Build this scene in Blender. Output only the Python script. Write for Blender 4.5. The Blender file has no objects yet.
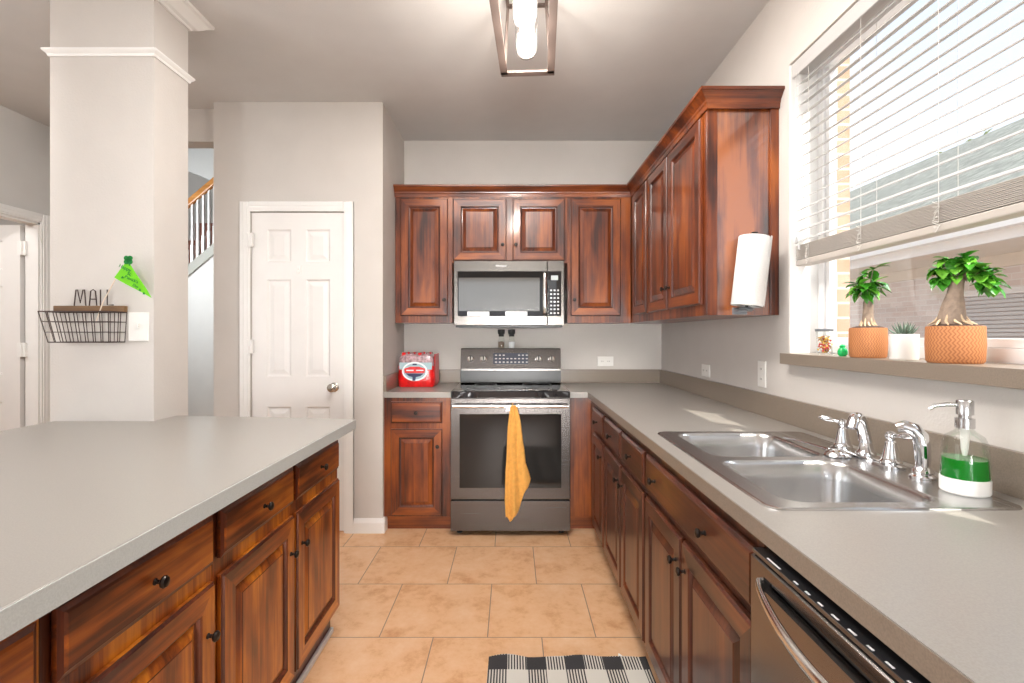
import bpy, bmesh, math, random
from mathutils import Vector, Matrix
random.seed(7)
PI = math.pi
S = bpy.context.scene
C = S.collection

# ------------------------------------------------------------------ camera
cam_d = bpy.data.cameras.new('camera')
cam_d.sensor_width = 36.0
cam_d.lens = 500.0 / 1024.0 * 36.0
cam_d.shift_x = 0.0
cam_d.shift_y = -6.5 / 1024.0
cam_d.clip_start = 0.03
cam_o = bpy.data.objects.new('camera', cam_d)
C.objects.link(cam_o)
cam_o.location = (0, 0, 1.285)
cam_o.rotation_euler = (PI / 2, 0, 0)
S.camera = cam_o

# ------------------------------------------------------------------ colour management, world, sun, daylight, added fill lights
S.view_settings.view_transform = 'Standard'
S.view_settings.look = 'None'
S.view_settings.gamma = 1.0
S.view_settings.use_curve_mapping = False
S.view_settings.exposure = 0.14

W = bpy.data.worlds.new('sky'); S.world = W; W.use_nodes = True
wn = W.node_tree; wn.nodes.clear()
w_out = wn.nodes.new('ShaderNodeOutputWorld'); w_bg = wn.nodes.new('ShaderNodeBackground')
w_tc = wn.nodes.new('ShaderNodeTexCoord'); w_sep = wn.nodes.new('ShaderNodeSeparateXYZ')
w_rmp = wn.nodes.new('ShaderNodeValToRGB'); w_nz = wn.nodes.new('ShaderNodeTexNoise')
w_mix = wn.nodes.new('ShaderNodeMix'); w_mix.data_type = 'RGBA'
wn.links.new(w_tc.outputs['Generated'], w_sep.inputs[0])
wn.links.new(w_sep.outputs['Z'], w_rmp.inputs['Fac'])
w_rmp.color_ramp.elements[0].position = 0.0; w_rmp.color_ramp.elements[0].color = (0.93, 0.96, 1.0, 1)
w_rmp.color_ramp.elements[1].position = 0.75; w_rmp.color_ramp.elements[1].color = (0.60, 0.76, 1.0, 1)
w_nz.inputs['Scale'].default_value = 2.2; w_nz.inputs['Detail'].default_value = 5
wn.links.new(w_tc.outputs['Generated'], w_nz.inputs['Vector'])
w_r2 = wn.nodes.new('ShaderNodeValToRGB')
w_r2.color_ramp.elements[0].position = 0.45; w_r2.color_ramp.elements[1].position = 0.65
wn.links.new(w_nz.outputs['Fac'], w_r2.inputs['Fac'])
wn.links.new(w_r2.outputs['Color'], w_mix.inputs['Factor'])
wn.links.new(w_rmp.outputs['Color'], w_mix.inputs['A'])
w_mix.inputs['B'].default_value = (1, 1, 1, 1)
wn.links.new(w_mix.outputs['Result'], w_bg.inputs['Color'])
w_bg.inputs['Strength'].default_value = 1.3
wn.links.new(w_bg.outputs[0], w_out.inputs[0])


def sun(direction, strength, angle, color):
    l = bpy.data.lights.new('sun', 'SUN'); l.energy = strength; l.angle = angle; l.color = color
    o = bpy.data.objects.new('sun', l); C.objects.link(o)
    o.rotation_euler = Vector(direction).to_track_quat('-Z', 'Y').to_euler()
    o.location = (6, -4, 8)
    return o


def area(name, loc, direction, sx, sy, power, color):
    l = bpy.data.lights.new(name, 'AREA'); l.shape = 'RECTANGLE'; l.size = sx; l.size_y = sy
    l.energy = power; l.color = color
    o = bpy.data.objects.new(name, l); C.objects.link(o)
    o.location = loc
    o.rotation_euler = Vector(direction).to_track_quat('-Z', 'Z').to_euler()
    return o


sun((-0.36, 0.46, -0.62), 6.5, math.radians(0.6), (1.0, 0.93, 0.82))
rfill = area('rear_fill', (0.05, -3.0, 1.0), (0, 1, 0.03), 1.1, 0.9, 15, (1.0, 0.985, 0.96))  # added out-of-view fill that lifts the back wall under the cabinets
rfill.data.spread = math.radians(48)
area('kitchen_fill', (-0.20, 1.42, 2.785), (0, 0, -1), 1.3, 1.4, 48, (1.0, 0.98, 0.955))  # added fill above the frame for walls, counters and column side
area('overhead_rear_fill', (-1.1, -1.5, 2.77), (0, 0.25, -1), 3.6, 2.4, 9, (1.0, 0.98, 0.96))  # soft overhead fill added behind the camera
area('kitchen_window_daylight', (3.6, 1.0, 5.2), (-0.75, 0.03, -1.0), 3.0, 3.0, 210, (0.93, 0.97, 1.0))
area('living_room_fill', (-3.3, 0.2, 1.5), (1, 0, 0), 2.0, 1.6, 34, (0.95, 0.98, 1.0))  # unseen fill from the left, added to brighten the room
area('side_room_fill', (-4.3, 2.4, 2.7), (0, 0.3, -1), 1.0, 1.0, 30, (1.0, 0.97, 0.93))  # added lamp to brighten the open door and the room behind it
area('stairwell_fill', (-4.1, 4.8, 2.3), (0.05, 1.0, 0.05), 0.8, 0.8, 45, (0.9, 0.96, 1.0))  # added lamp hidden behind the column, lights the stair wall

hfill = area('hall_fill', (-2.05, 1.2, 2.70), (-1, 0.9, -0.6), 0.4, 0.4, 14, (1.0, 0.98, 0.96))  # hidden fill added for the left wall and its door casing
hfill.data.spread = math.radians(95)

# ------------------------------------------------------------------ materials
def nmat(name):
    m = bpy.data.materials.new(name); m.use_nodes = True
    nt = m.node_tree
    return m, nt, nt.nodes['Principled BSDF']


def setp(b, **k):
    for a, v in k.items():
        n = {'rough': 'Roughness', 'metal': 'Metallic', 'coat': 'Coat Weight', 'coatr': 'Coat Roughness',
             'spec': 'Specular IOR Level', 'trans': 'Transmission Weight', 'ior': 'IOR', 'alpha': 'Alpha',
             'sheen': 'Sheen Weight', 'sss': 'Subsurface Weight'}[a]
        b.inputs[n].default_value = v


def simple(name, col, rough=0.5, metal=0.0, bump=0.0, bscale=200.0, var=0.0, vscale=6.0, **k):
    """plain procedural material: slight noise variation of the colour and a noise bump"""
    m, nt, b = nmat(name)
    tc = nt.nodes.new('ShaderNodeTexCoord')
    nz = nt.nodes.new('ShaderNodeTexNoise'); nz.inputs['Scale'].default_value = vscale; nz.inputs['Detail'].default_value = 4
    nt.links.new(tc.outputs['Object'], nz.inputs['Vector'])
    rp = nt.nodes.new('ShaderNodeValToRGB')
    v = var if var > 0 else 0.02
    rp.color_ramp.elements[0].position = 0.3; rp.color_ramp.elements[1].position = 0.7
    rp.color_ramp.elements[0].color = tuple(c * (1 - v) for c in col) + (1,)
    rp.color_ramp.elements[1].color = tuple(min(1, c * (1 + v)) for c in col) + (1,)
    nt.links.new(nz.outputs['Fac'], rp.inputs['Fac'])
    nt.links.new(rp.outputs['Color'], b.inputs['Base Color'])
    setp(b, rough=rough, metal=metal, **k)
    if bump > 0:
        n2 = nt.nodes.new('ShaderNodeTexNoise'); n2.inputs['Scale'].default_value = bscale; n2.inputs['Detail'].default_value = 3
        nt.links.new(tc.outputs['Object'], n2.inputs['Vector'])
        bp = nt.nodes.new('ShaderNodeBump'); bp.inputs['Strength'].default_value = bump; bp.inputs['Distance'].default_value = 0.004
        nt.links.new(n2.outputs['Fac'], bp.inputs['Height']); nt.links.new(bp.outputs[0], b.inputs['Normal'])
    return m


def wood(name, axis, dark, mid, light, patch=0.5, rough=0.34, coat=0.4, seed=0.0):
    """stained hardwood: grain stretched along one axis, blotchy stain, worn lighter patches"""
    m, nt, b = nmat(name)
    N = nt.nodes.new; L = nt.links.new
    tc = N('ShaderNodeTexCoord'); mp = N('ShaderNodeMapping')
    sc = {'x': (1.8, 60, 60), 'y': (60, 1.8, 60), 'z': (60, 60, 1.8)}[axis]
    mp.inputs['Scale'].default_value = sc; mp.inputs['Location'].default_value = (seed, seed * 2, seed * 3)
    L(tc.outputs['Object'], mp.inputs['Vector'])
    g = N('ShaderNodeTexNoise'); g.inputs['Scale'].default_value = 1.0; g.inputs['Detail'].default_value = 7
    g.inputs['Roughness'].default_value = 0.62; g.inputs['Distortion'].default_value = 0.6
    L(mp.outputs[0], g.inputs['Vector'])
    mp2 = N('ShaderNodeMapping')
    mp2.inputs['Scale'].default_value = {'x': (1.6, 6, 6), 'y': (6, 1.6, 6), 'z': (6, 6, 1.6)}[axis]
    mp2.inputs['Location'].default_value = (seed * 5, 3, 1)
    L(tc.outputs['Object'], mp2.inputs['Vector'])
    p = N('ShaderNodeTexNoise'); p.inputs['Scale'].default_value = 1.3; p.inputs['Detail'].default_value = 4
    L(mp2.outputs[0], p.inputs['Vector'])
    r = N('ShaderNodeValToRGB'); e = r.color_ramp.elements
    e[0].position = 0.28; e[0].color = dark + (1,)
    e[1].position = 0.78; e[1].color = light + (1,)
    q = e.new(0.5); q.color = mid + (1,)
    mm = N('ShaderNodeMath'); mm.operation = 'MULTIPLY_ADD'
    ms = N('ShaderNodeMath'); ms.operation = 'SUBTRACT'; ms.inputs[1].default_value = 0.5
    L(p.outputs['Fac'], ms.inputs[0])
    gs = N('ShaderNodeMath'); gs.operation = 'MULTIPLY_ADD'; gs.inputs[1].default_value = 0.62; gs.inputs[2].default_value = 0.19
    L(g.outputs['Fac'], gs.inputs[0])
    L(ms.outputs[0], mm.inputs[0]); mm.inputs[1].default_value = patch * 3.2; L(gs.outputs[0], mm.inputs[2])
    L(mm.outputs[0], r.inputs['Fac'])
    L(r.outputs['Color'], b.inputs['Base Color'])
    bp = N('ShaderNodeBump'); bp.inputs['Strength'].default_value = 0.12; bp.inputs['Distance'].default_value = 0.002
    L(g.outputs['Fac'], bp.inputs['Height']); L(bp.outputs[0], b.inputs['Normal'])
    setp(b, rough=rough, coat=coat, coatr=0.12)
    return m


def brushed(name, col, axis='x', rough=0.28):
    m, nt, b = nmat(name)
    N = nt.nodes.new; L = nt.links.new
    tc = N('ShaderNodeTexCoord'); mp = N('ShaderNodeMapping')
    mp.inputs['Scale'].default_value = {'x': (2, 400, 400), 'y': (400, 2, 400), 'z': (400, 400, 2)}[axis]
    L(tc.outputs['Object'], mp.inputs['Vector'])
    g = N('ShaderNodeTexNoise'); g.inputs['Scale'].default_value = 1; g.inputs['Detail'].default_value = 3
    L(mp.outputs[0], g.inputs['Vector'])
    r = N('ShaderNodeMapRange'); r.inputs['To Min'].default_value = rough - 0.05; r.inputs['To Max'].default_value = rough + 0.07
    L(g.outputs['Fac'], r.inputs['Value']); L(r.outputs[0], b.inputs['Roughness'])
    bp = N('ShaderNodeBump'); bp.inputs['Strength'].default_value = 0.04; bp.inputs['Distance'].default_value = 0.001
    L(g.outputs['Fac'], bp.inputs['Height']); L(bp.outputs[0], b.inputs['Normal'])
    b.inputs['Base Color'].default_value = col + (1,); setp(b, metal=1.0)
    return m


def thin_glass(name, tint=(1, 1, 1), refl=0.08, rough=0.0, fres=0.6):
    m = bpy.data.materials.new(name); m.use_nodes = True; nt = m.node_tree; nt.nodes.clear()
    N = nt.nodes.new; L = nt.links.new
    o = N('ShaderNodeOutputMaterial'); t = N('ShaderNodeBsdfTransparent'); g = N('ShaderNodeBsdfGlossy'); mx = N('ShaderNodeMixShader')
    lw = N('ShaderNodeLayerWeight'); lw.inputs['Blend'].default_value = 0.25
    ma = N('ShaderNodeMath'); ma.operation = 'MULTIPLY_ADD'; ma.inputs[1].default_value = fres; ma.inputs[2].default_value = refl
    L(lw.outputs['Fresnel'], ma.inputs[0]); ma.use_clamp = True
    t.inputs['Color'].default_value = tint + (1,); g.inputs['Roughness'].default_value = rough
    L(ma.outputs[0], mx.inputs['Fac']); L(t.outputs[0], mx.inputs[1]); L(g.outputs[0], mx.inputs[2]); L(mx.outputs[0], o.inputs[0])
    return m


def emit(name, col, s):
    m, nt, b = nmat(name)
    b.inputs['Base Color'].default_value = col + (1,)
    b.inputs['Emission Color'].default_value = col + (1,); b.inputs['Emission Strength'].default_value = s
    return m


def tile_floor():
    m, nt, b = nmat('terracotta_tile')
    N = nt.nodes.new; L = nt.links.new
    tc = N('ShaderNodeTexCoord'); mp = N('ShaderNodeMapping'); mp.inputs['Location'].default_value = (2.409 + 4.61, 1.06 + 4.55, 0)
    L(tc.outputs['Object'], mp.inputs['Vector'])
    br = N('ShaderNodeTexBrick'); br.offset = 0.5; br.offset_frequency = 2; br.squash = 1.0
    br.inputs['Scale'].default_value = 1; br.inputs['Brick Width'].default_value = 0.461; br.inputs['Row Height'].default_value = 0.455
    br.inputs['Mortar Size'].default_value = 0.0022; br.inputs['Mortar Smooth'].default_value = 0.1; br.inputs['Bias'].default_value = 0.0
    br.inputs['Color1'].default_value = (0.0, 0.0, 0.0, 1); br.inputs['Color2'].default_value = (1, 1, 1, 1)
    L(mp.outputs[0], br.inputs['Vector'])
    n1 = N('ShaderNodeTexNoise'); n1.inputs['Scale'].default_value = 7; n1.inputs['Detail'].default_value = 8; n1.inputs['Roughness'].default_value = 0.7
    n1.noise_dimensions = '4D'
    L(tc.outputs['Object'], n1.inputs['Vector'])
    wm = N('ShaderNodeMath'); wm.operation = 'MULTIPLY'; wm.inputs[1].default_value = 9.0
    L(br.outputs['Color'], wm.inputs[0]); L(wm.outputs[0], n1.inputs['W'])
    r = N('ShaderNodeValToRGB'); e = r.color_ramp.elements
    e[0].position = 0.30; e[0].color = (0.50, 0.23, 0.10, 1)
    e[1].position = 0.74; e[1].color = (0.76, 0.52, 0.34, 1)
    q = e.new(0.48); q.color = (0.69, 0.41, 0.225, 1)
    L(n1.outputs['Fac'], r.inputs['Fac'])
    mx = N('ShaderNodeMix'); mx.data_type = 'RGBA'
    L(br.outputs['Fac'], mx.inputs['Factor']); L(r.outputs['Color'], mx.inputs['A']); mx.inputs['B'].default_value = (0.22, 0.16, 0.12, 1)
    L(mx.outputs['Result'], b.inputs['Base Color'])
    bp = N('ShaderNodeBump'); bp.inputs['Strength'].default_value = 0.5; bp.inputs['Distance'].default_value = 0.002; bp.invert = True
    L(br.outputs['Fac'], bp.inputs['Height']); L(bp.outputs[0], b.inputs['Normal'])
    setp(b, rough=0.42)
    return m


def laminate(name, base, sp=0.1):
    m, nt, b = nmat(name)
    N = nt.nodes.new; L = nt.links.new
    tc = N('ShaderNodeTexCoord')
    n = N('ShaderNodeTexNoise'); n.inputs['Scale'].default_value = 350; n.inputs['Detail'].default_value = 2
    L(tc.outputs['Object'], n.inputs['Vector'])
    r = N('ShaderNodeValToRGB'); r.color_ramp.elements[0].position = 0.35; r.color_ramp.elements[1].position = 0.65
    r.color_ramp.elements[0].color = tuple(c * (1 - sp) for c in base) + (1,)
    r.color_ramp.elements[1].color = tuple(c * (1 + sp) for c in base) + (1,)
    L(n.outputs['Fac'], r.inputs['Fac']); L(r.outputs['Color'], b.inputs['Base Color'])
    setp(b, rough=0.30, spec=0.5)
    return m


def bricks(name, c1, c2, mort, axis='x'):
    m, nt, b = nmat(name)
    N = nt.nodes.new; L = nt.links.new
    tc = N('ShaderNodeTexCoord'); sp = N('ShaderNodeSeparateXYZ'); cb = N('ShaderNodeCombineXYZ')
    L(tc.outputs['Object'], sp.inputs[0])
    ad = N('ShaderNodeMath'); ad.operation = 'ADD'; L(sp.outputs['X'], ad.inputs[0]); L(sp.outputs['Y'], ad.inputs[1])
    L(ad.outputs[0], cb.inputs['X']); L(sp.outputs['Z'], cb.inputs['Y'])
    br = N('ShaderNodeTexBrick'); br.inputs['Scale'].default_value = 1; br.inputs['Brick Width'].default_value = 0.21; br.inputs['Row Height'].default_value = 0.072
    br.inputs['Mortar Size'].default_value = 0.006
    br.inputs['Color1'].default_value = c1 + (1,); br.inputs['Color2'].default_value = c2 + (1,); br.inputs['Mortar'].default_value = mort + (1,)
    L(cb.outputs[0], br.inputs['Vector']); L(br.outputs['Color'], b.inputs['Base Color'])
    setp(b, rough=0.9)
    return m


def checks():
    m, nt, b = nmat('buffalo_check_weave')
    N = nt.nodes.new; L = nt.links.new
    tc = N('ShaderNodeTexCoord'); sp = N('ShaderNodeSeparateXYZ'); L(tc.outputs['Object'], sp.inputs[0])

    def band(src, w, off):
        a = N('ShaderNodeMath'); a.operation = 'ADD'; a.inputs[1].default_value = off; L(src, a.inputs[0])
        d = N('ShaderNodeMath'); d.operation = 'DIVIDE'; d.inputs[1].default_value = w * 2; L(a.outputs[0], d.inputs[0])
        f = N('ShaderNodeMath'); f.operation = 'FRACT'; L(d.outputs[0], f.inputs[0])
        g = N('ShaderNodeMath'); g.operation = 'LESS_THAN'; g.inputs[1].default_value = 0.5; L(f.outputs[0], g.inputs[0])
        return g.outputs[0]
    bx_ = band(sp.outputs['X'], 0.0745, 10 * 0.149)
    by_ = band(sp.outputs['Y'], 0.078, 20 * 0.156 + 0.078)
    fine = band(sp.outputs['X'], 0.0055, 1.1)
    # both -> black, none -> white, one -> thread stripes
    s = N('ShaderNodeMath'); s.operation = 'ADD'; L(bx_, s.inputs[0]); L(by_, s.inputs[1])
    g2 = N('ShaderNodeMath'); g2.operation = 'GREATER_THAN'; g2.inputs[1].default_value = 1.5; L(s.outputs[0], g2.inputs[0])
    g1 = N('ShaderNodeMath'); g1.operation = 'GREATER_THAN'; g1.inputs[1].default_value = 0.5; L(s.outputs[0], g1.inputs[0])
    hf = N('ShaderNodeMath'); hf.operation = 'MULTIPLY'; L(g1.outputs[0], hf.inputs[0]); L(fine, hf.inputs[1])
    mxx = N('ShaderNodeMath'); mxx.operation = 'MAXIMUM'; L(hf.outputs[0], mxx.inputs[0]); L(g2.outputs[0], mxx.inputs[1])
    mx = N('ShaderNodeMix'); mx.data_type = 'RGBA'; L(mxx.outputs[0], mx.inputs['Factor'])
    mx.inputs['A'].default_value = (0.58, 0.55, 0.50, 1); mx.inputs['B'].default_value = (0.035, 0.033, 0.035, 1)
    L(mx.outputs['Result'], b.inputs['Base Color'])
    nz = N('ShaderNodeTexNoise'); nz.inputs['Scale'].default_value = 260; L(tc.outputs['Object'], nz.inputs['Vector'])
    bp = N('ShaderNodeBump'); bp.inputs['Strength'].default_value = 0.6; bp.inputs['Distance'].default_value = 0.003
    L(nz.outputs['Fac'], bp.inputs['Height']); L(bp.outputs[0], b.inputs['Normal'])
    setp(b, rough=0.95)
    return m


def weave_pot():
    """orange stoneware with rows of raised pale stitches"""
    m, nt, b = nmat('stitched_orange_ceramic')
    N = nt.nodes.new; L = nt.links.new
    tc = N('ShaderNodeTexCoord'); sp = N('ShaderNodeSeparateXYZ'); L(tc.outputs['Object'], sp.inputs[0])
    at = N('ShaderNodeMath'); at.operation = 'ARCTAN2'; L(sp.outputs['Y'], at.inputs[0]); L(sp.outputs['X'], at.inputs[1])
    a1 = N('ShaderNodeMath'); a1.operation = 'MULTIPLY'; a1.inputs[1].default_value = 44 / (2 * PI); L(at.outputs[0], a1.inputs[0])
    z1 = N('ShaderNodeMath'); z1.operation = 'MULTIPLY'; z1.inputs[1].default_value = 130; L(sp.outputs['Z'], z1.inputs[0])
    zt = N('ShaderNodeMath'); zt.operation = 'PINGPONG'; zt.inputs[1].default_value = 1.0; L(z1.outputs[0], zt.inputs[0])
    zz = N('ShaderNodeMath'); zz.operation = 'MULTIPLY'; zz.inputs[1].default_value = 0.75; L(zt.outputs[0], zz.inputs[0])
    ad = N('ShaderNodeMath'); ad.operation = 'ADD'; L(a1.outputs[0], ad.inputs[0]); L(zz.outputs[0], ad.inputs[1])
    fr = N('ShaderNodeMath'); fr.operation = 'FRACT'; L(ad.outputs[0], fr.inputs[0])
    lt = N('ShaderNodeMath'); lt.operation = 'LESS_THAN'; lt.inputs[1].default_value = 0.38; L(fr.outputs[0], lt.inputs[0])
    mx = N('ShaderNodeMix'); mx.data_type = 'RGBA'; L(lt.outputs[0], mx.inputs['Factor'])
    mx.inputs['A'].default_value = (0.52, 0.21, 0.075, 1); mx.inputs['B'].default_value = (0.33, 0.115, 0.04, 1)
    L(mx.outputs['Result'], b.inputs['Base Color'])
    bp = N('ShaderNodeBump'); bp.inputs['Strength'].default_value = 0.9; bp.inputs['Distance'].default_value = 0.004; bp.invert = True
    L(lt.outputs[0], bp.inputs['Height']); L(bp.outputs[0], b.inputs['Normal'])
    setp(b, rough=0.7)
    return m


M = {}
M['wall'] = simple('beige_wall_paint', (0.60, 0.563, 0.527), 0.85, bump=0.25, bscale=120)
M['wall_grey'] = simple('cool_grey_wall_paint', (0.64, 0.625, 0.60), 0.85, bump=0.2, bscale=120)
M['ceiling'] = simple('ceiling_paint', (0.64, 0.632, 0.622), 0.9, bump=0.25, bscale=160)
M['white'] = simple('white_trim_paint', (0.83, 0.82, 0.80), 0.4)
M['door_white'] = simple('white_door_paint', (0.80, 0.78, 0.76), 0.42, bump=0.08, bscale=260)
M['floor'] = tile_floor()
M['lam'] = laminate('taupe_laminate', (0.30, 0.278, 0.252), 0.06)
M['lam_lit_edge'] = laminate('lit_grey_laminate_edge', (0.47, 0.485, 0.465), 0.06)  # cool grey strip, made paler than the top for the light it catches
M['lam_brown'] = laminate('brown_taupe_laminate', (0.23, 0.185, 0.145), 0.10)
D_, Mi_, Li_ = (0.036, 0.007, 0.003), (0.155, 0.031, 0.006), (0.34, 0.086, 0.010)
M['wv'] = wood('stained_cherry_vertical', 'z', D_, Mi_, Li_, 0.45)
M['wx'] = wood('stained_cherry_horizontal', 'x', D_, Mi_, Li_, 0.45, seed=1.7)
M['wy'] = wood('stained_cherry_lengthwise', 'y', D_, Mi_, Li_, 0.45, seed=3.1)
M['glaze'] = wood('dark_glaze_wood', 'z', (0.03, 0.007, 0.004), (0.085, 0.018, 0.007), (0.20, 0.05, 0.014), 0.3, seed=5)
I1, I2, I3 = (0.065, 0.013, 0.004), (0.27, 0.060, 0.007), (0.60, 0.195, 0.014)
M['iv'] = wood('amber_stained_wood_vertical', 'z', I1, I2, I3, 0.5, seed=2.2)
M['iy'] = wood('amber_stained_wood_lengthwise', 'y', I1, I2, I3, 0.5, seed=4.1)
R1, R2, R3 = (0.026, 0.007, 0.004), (0.082, 0.022, 0.009), (0.18, 0.052, 0.017)  # same cabinet stain, darkened for the shade on the right base run
M['rv'] = wood('shaded_cherry_vertical', 'z', R1, R2, R3, 0.35, seed=6.2)
M['ry'] = wood('shaded_cherry_lengthwise', 'y', R1, R2, R3, 0.35, seed=7.1)
M['end_varnish'] = wood('glossy_varnished_end_panel', 'z', D_, Mi_, Li_, 0.6, rough=0.3, coat=1.0, seed=8.3)
M['end_varnish'].node_tree.nodes['Principled BSDF'].inputs['Coat IOR'].default_value = 2.2
M['rail_wood'] = wood('orange_oak_rail', 'x', (0.35, 0.12, 0.03), (0.5, 0.2, 0.05), (0.65, 0.30, 0.09), 0.3)
M['bronze'] = simple('dark_bronze', (0.035, 0.028, 0.024), 0.3, 0.85)
M['nickel'] = simple('satin_nickel', (0.55, 0.52, 0.48), 0.25, 1.0)
M['chrome'] = simple('polished_chrome', (0.82, 0.83, 0.85), 0.05, 1.0)
M['steel'] = brushed('brushed_steel', (0.60, 0.60, 0.60), 'y', 0.24)
M['black_steel'] = brushed('black_stainless', (0.13, 0.12, 0.115), 'x', 0.24)
M['black_steel_y'] = brushed('black_stainless_lengthwise', (0.24, 0.22, 0.21), 'y', 0.22)
M['micro_steel'] = brushed('warm_stainless', (0.165, 0.152, 0.14), 'x', 0.24)
M['handle_steel'] = brushed('handle_stainless', (0.75, 0.74, 0.72), 'x', 0.16)
M['black_glass'] = simple('black_glass', (0.015, 0.015, 0.017), 0.04, 0.0, coat=1.0, coatr=0.02)
M['mirror_glass'] = simple('dark_mirror_glass', (0.045, 0.044, 0.045), 0.05, 0.8)
M['mirror_window'] = simple('reflective_microwave_window', (0.26, 0.25, 0.235), 0.07, 0.9)
M['oven_glass'] = simple('dark_oven_glass', (0.03, 0.028, 0.027), 0.05, 0.5)
M['black'] = simple('black_plastic', (0.018, 0.018, 0.018), 0.35)
M['wire'] = simple('dark_wire', (0.06, 0.038, 0.032), 0.45, 0.5)
M['white_plastic'] = simple('white_plastic', (0.80, 0.78, 0.74), 0.35)
M['slot'] = simple('dark_slot', (0.05, 0.045, 0.04), 0.6)
M['plank'] = wood('rustic_plank', 'x', (0.12, 0.06, 0.025), (0.22, 0.12, 0.05), (0.32, 0.19, 0.09), 0.4, coat=0.0, rough=0.7)
M['lime'] = simple('lime_felt', (0.17, 0.60, 0.015), 0.9, bump=0.3, bscale=500)
M['clover'] = simple('dark_green_felt', (0.01, 0.20, 0.035), 0.9)
M['stick'] = simple('pale_stick', (0.75, 0.62, 0.5), 0.7)
M['towel'] = simple('mustard_cloth', (0.78, 0.40, 0.09), 0.95, bump=0.6, bscale=700, var=0.1, vscale=40)
M['paper'] = simple('paper_towel', (0.74, 0.73, 0.71), 0.95, bump=0.35, bscale=180)
M['red_wrap'] = simple('red_shrink_wrap', (0.72, 0.008, 0.008), 0.35, var=0.2, vscale=30, coat=0.25)
M['clear_wrap'] = simple('smoky_bottle_tops', (0.42, 0.28, 0.30), 0.12, var=0.5, vscale=60, coat=0.8)
M['logo_white'] = simple('white_print', (0.85, 0.85, 0.87), 0.3)
M['logo_navy'] = simple('navy_print', (0.02, 0.025, 0.08), 0.3)
M['logo_teal'] = simple('grey_teal_print', (0.35, 0.48, 0.52), 0.3)
M['logo_gold'] = simple('gold_print', (0.85, 0.55, 0.25), 0.3)
M['glass'] = thin_glass('clear_glass', (0.97, 0.985, 0.975), 0.012, fres=0.25)
M['pane'] = thin_glass('window_glass', (0.98, 0.985, 0.985), 0.0, fres=0.12)
M['lamp_glass'] = thin_glass('lamp_glass', (0.97, 0.95, 0.93), 0.10)
M['soap'] = simple('green_soap', (0.002, 0.20, 0.012), 0.1)
M['ceramic'] = simple('white_ceramic', (0.85, 0.84, 0.81), 0.28)
M['blind'] = simple('white_blind_slat', (0.50, 0.49, 0.48), 0.55)
M['blind_rail'] = simple('taupe_white_blind_rail', (0.50, 0.455, 0.41), 0.5)
M['cord'] = simple('blind_cord', (0.72, 0.70, 0.66), 0.8)
M['vinyl'] = simple('white_vinyl', (0.85, 0.85, 0.85), 0.3)
M['pot'] = weave_pot()
M['soil'] = simple('dark_soil', (0.06, 0.035, 0.025), 0.95, bump=0.8, bscale=150)
M['root'] = simple('pale_root_fibre', (0.62, 0.46, 0.30), 0.9, bump=0.6, bscale=120, var=0.3, vscale=60)
M['bark'] = simple('grey_brown_bark', (0.27, 0.20, 0.15), 0.85, bump=0.7, bscale=90, var=0.25, vscale=50)
M['leaf'] = simple('glossy_leaf', (0.05, 0.24, 0.02), 0.22, var=0.35, vscale=25, coat=0.4)
M['leaf_light'] = simple('bright_leaf', (0.16, 0.45, 0.04), 0.3, var=0.3, vscale=25)
M['leaf_grey'] = simple('silver_green_leaf', (0.14, 0.20, 0.15), 0.4)
M['candy'] = simple('mixed_candy', (0.72, 0.35, 0.18), 0.5, var=0.9, vscale=90)
M['candy_red'] = simple('candy_red', (0.62, 0.06, 0.05), 0.4)
M['candy_yellow'] = simple('candy_yellow', (0.85, 0.55, 0.12), 0.4)
M['green_glass'] = simple('green_glass', (0.02, 0.62, 0.16), 0.1, trans=0.3)
M['rug'] = checks()
M['brick_out'] = bricks('pale_pink_brick', (0.72, 0.62, 0.58), (0.80, 0.72, 0.68), (0.82, 0.78, 0.75))
M['brick_near'] = bricks('orange_brick', (0.45, 0.26, 0.17), (0.52, 0.33, 0.23), (0.55, 0.50, 0.45))
M['roof'] = simple('grey_green_shingles', (0.27, 0.28, 0.25), 0.9, var=0.3, vscale=8, bump=0.5, bscale=20)
M['soffit'] = simple('cream_soffit', (0.82, 0.74, 0.64), 0.7)
M['fence'] = wood('orange_fence_board', 'y', (0.42, 0.22, 0.13), (0.55, 0.32, 0.21), (0.66, 0.42, 0.30), 0.3, coat=0.0, rough=0.8)
M['bounce_ground'] = simple('pale_bounce_ground', (0.75, 0.73, 0.68), 0.95, var=0.4, vscale=4)  # ground made pale to bounce sunlight onto the neighbouring wall
M['tree_leaf'] = simple('tree_leaf', (0.30, 0.36, 0.16), 0.7, var=0.3)
M['bulb'] = emit('warm_bulb', (1.0, 0.93, 0.82), 7.0)
M['display'] = simple('dim_display', (0.09, 0.10, 0.13), 0.15)
M['lcd'] = simple('pale_lcd', (0.45, 0.50, 0.50), 0.3)
M['grey_mark'] = simple('pale_marking', (0.62, 0.62, 0.62), 0.4)
M['ring_grey'] = simple('dark_grey_ring', (0.05, 0.05, 0.052), 0.3)
M['caulk'] = simple('light_grey_toe_molding', (0.62, 0.60, 0.57), 0.5)
M['fix_bronze'] = simple('brushed_bronze', (0.12, 0.088, 0.075), 0.5, 0.15)
M['stair_dark'] = simple('dark_red_stair_wood', (0.16, 0.05, 0.03), 0.5)
M['grey_band'] = simple('grey_green_stringer', (0.36, 0.35, 0.31), 0.6)
M['towel_grey'] = simple('grey_bracket', (0.20, 0.22, 0.24), 0.4, 0.4)


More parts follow.
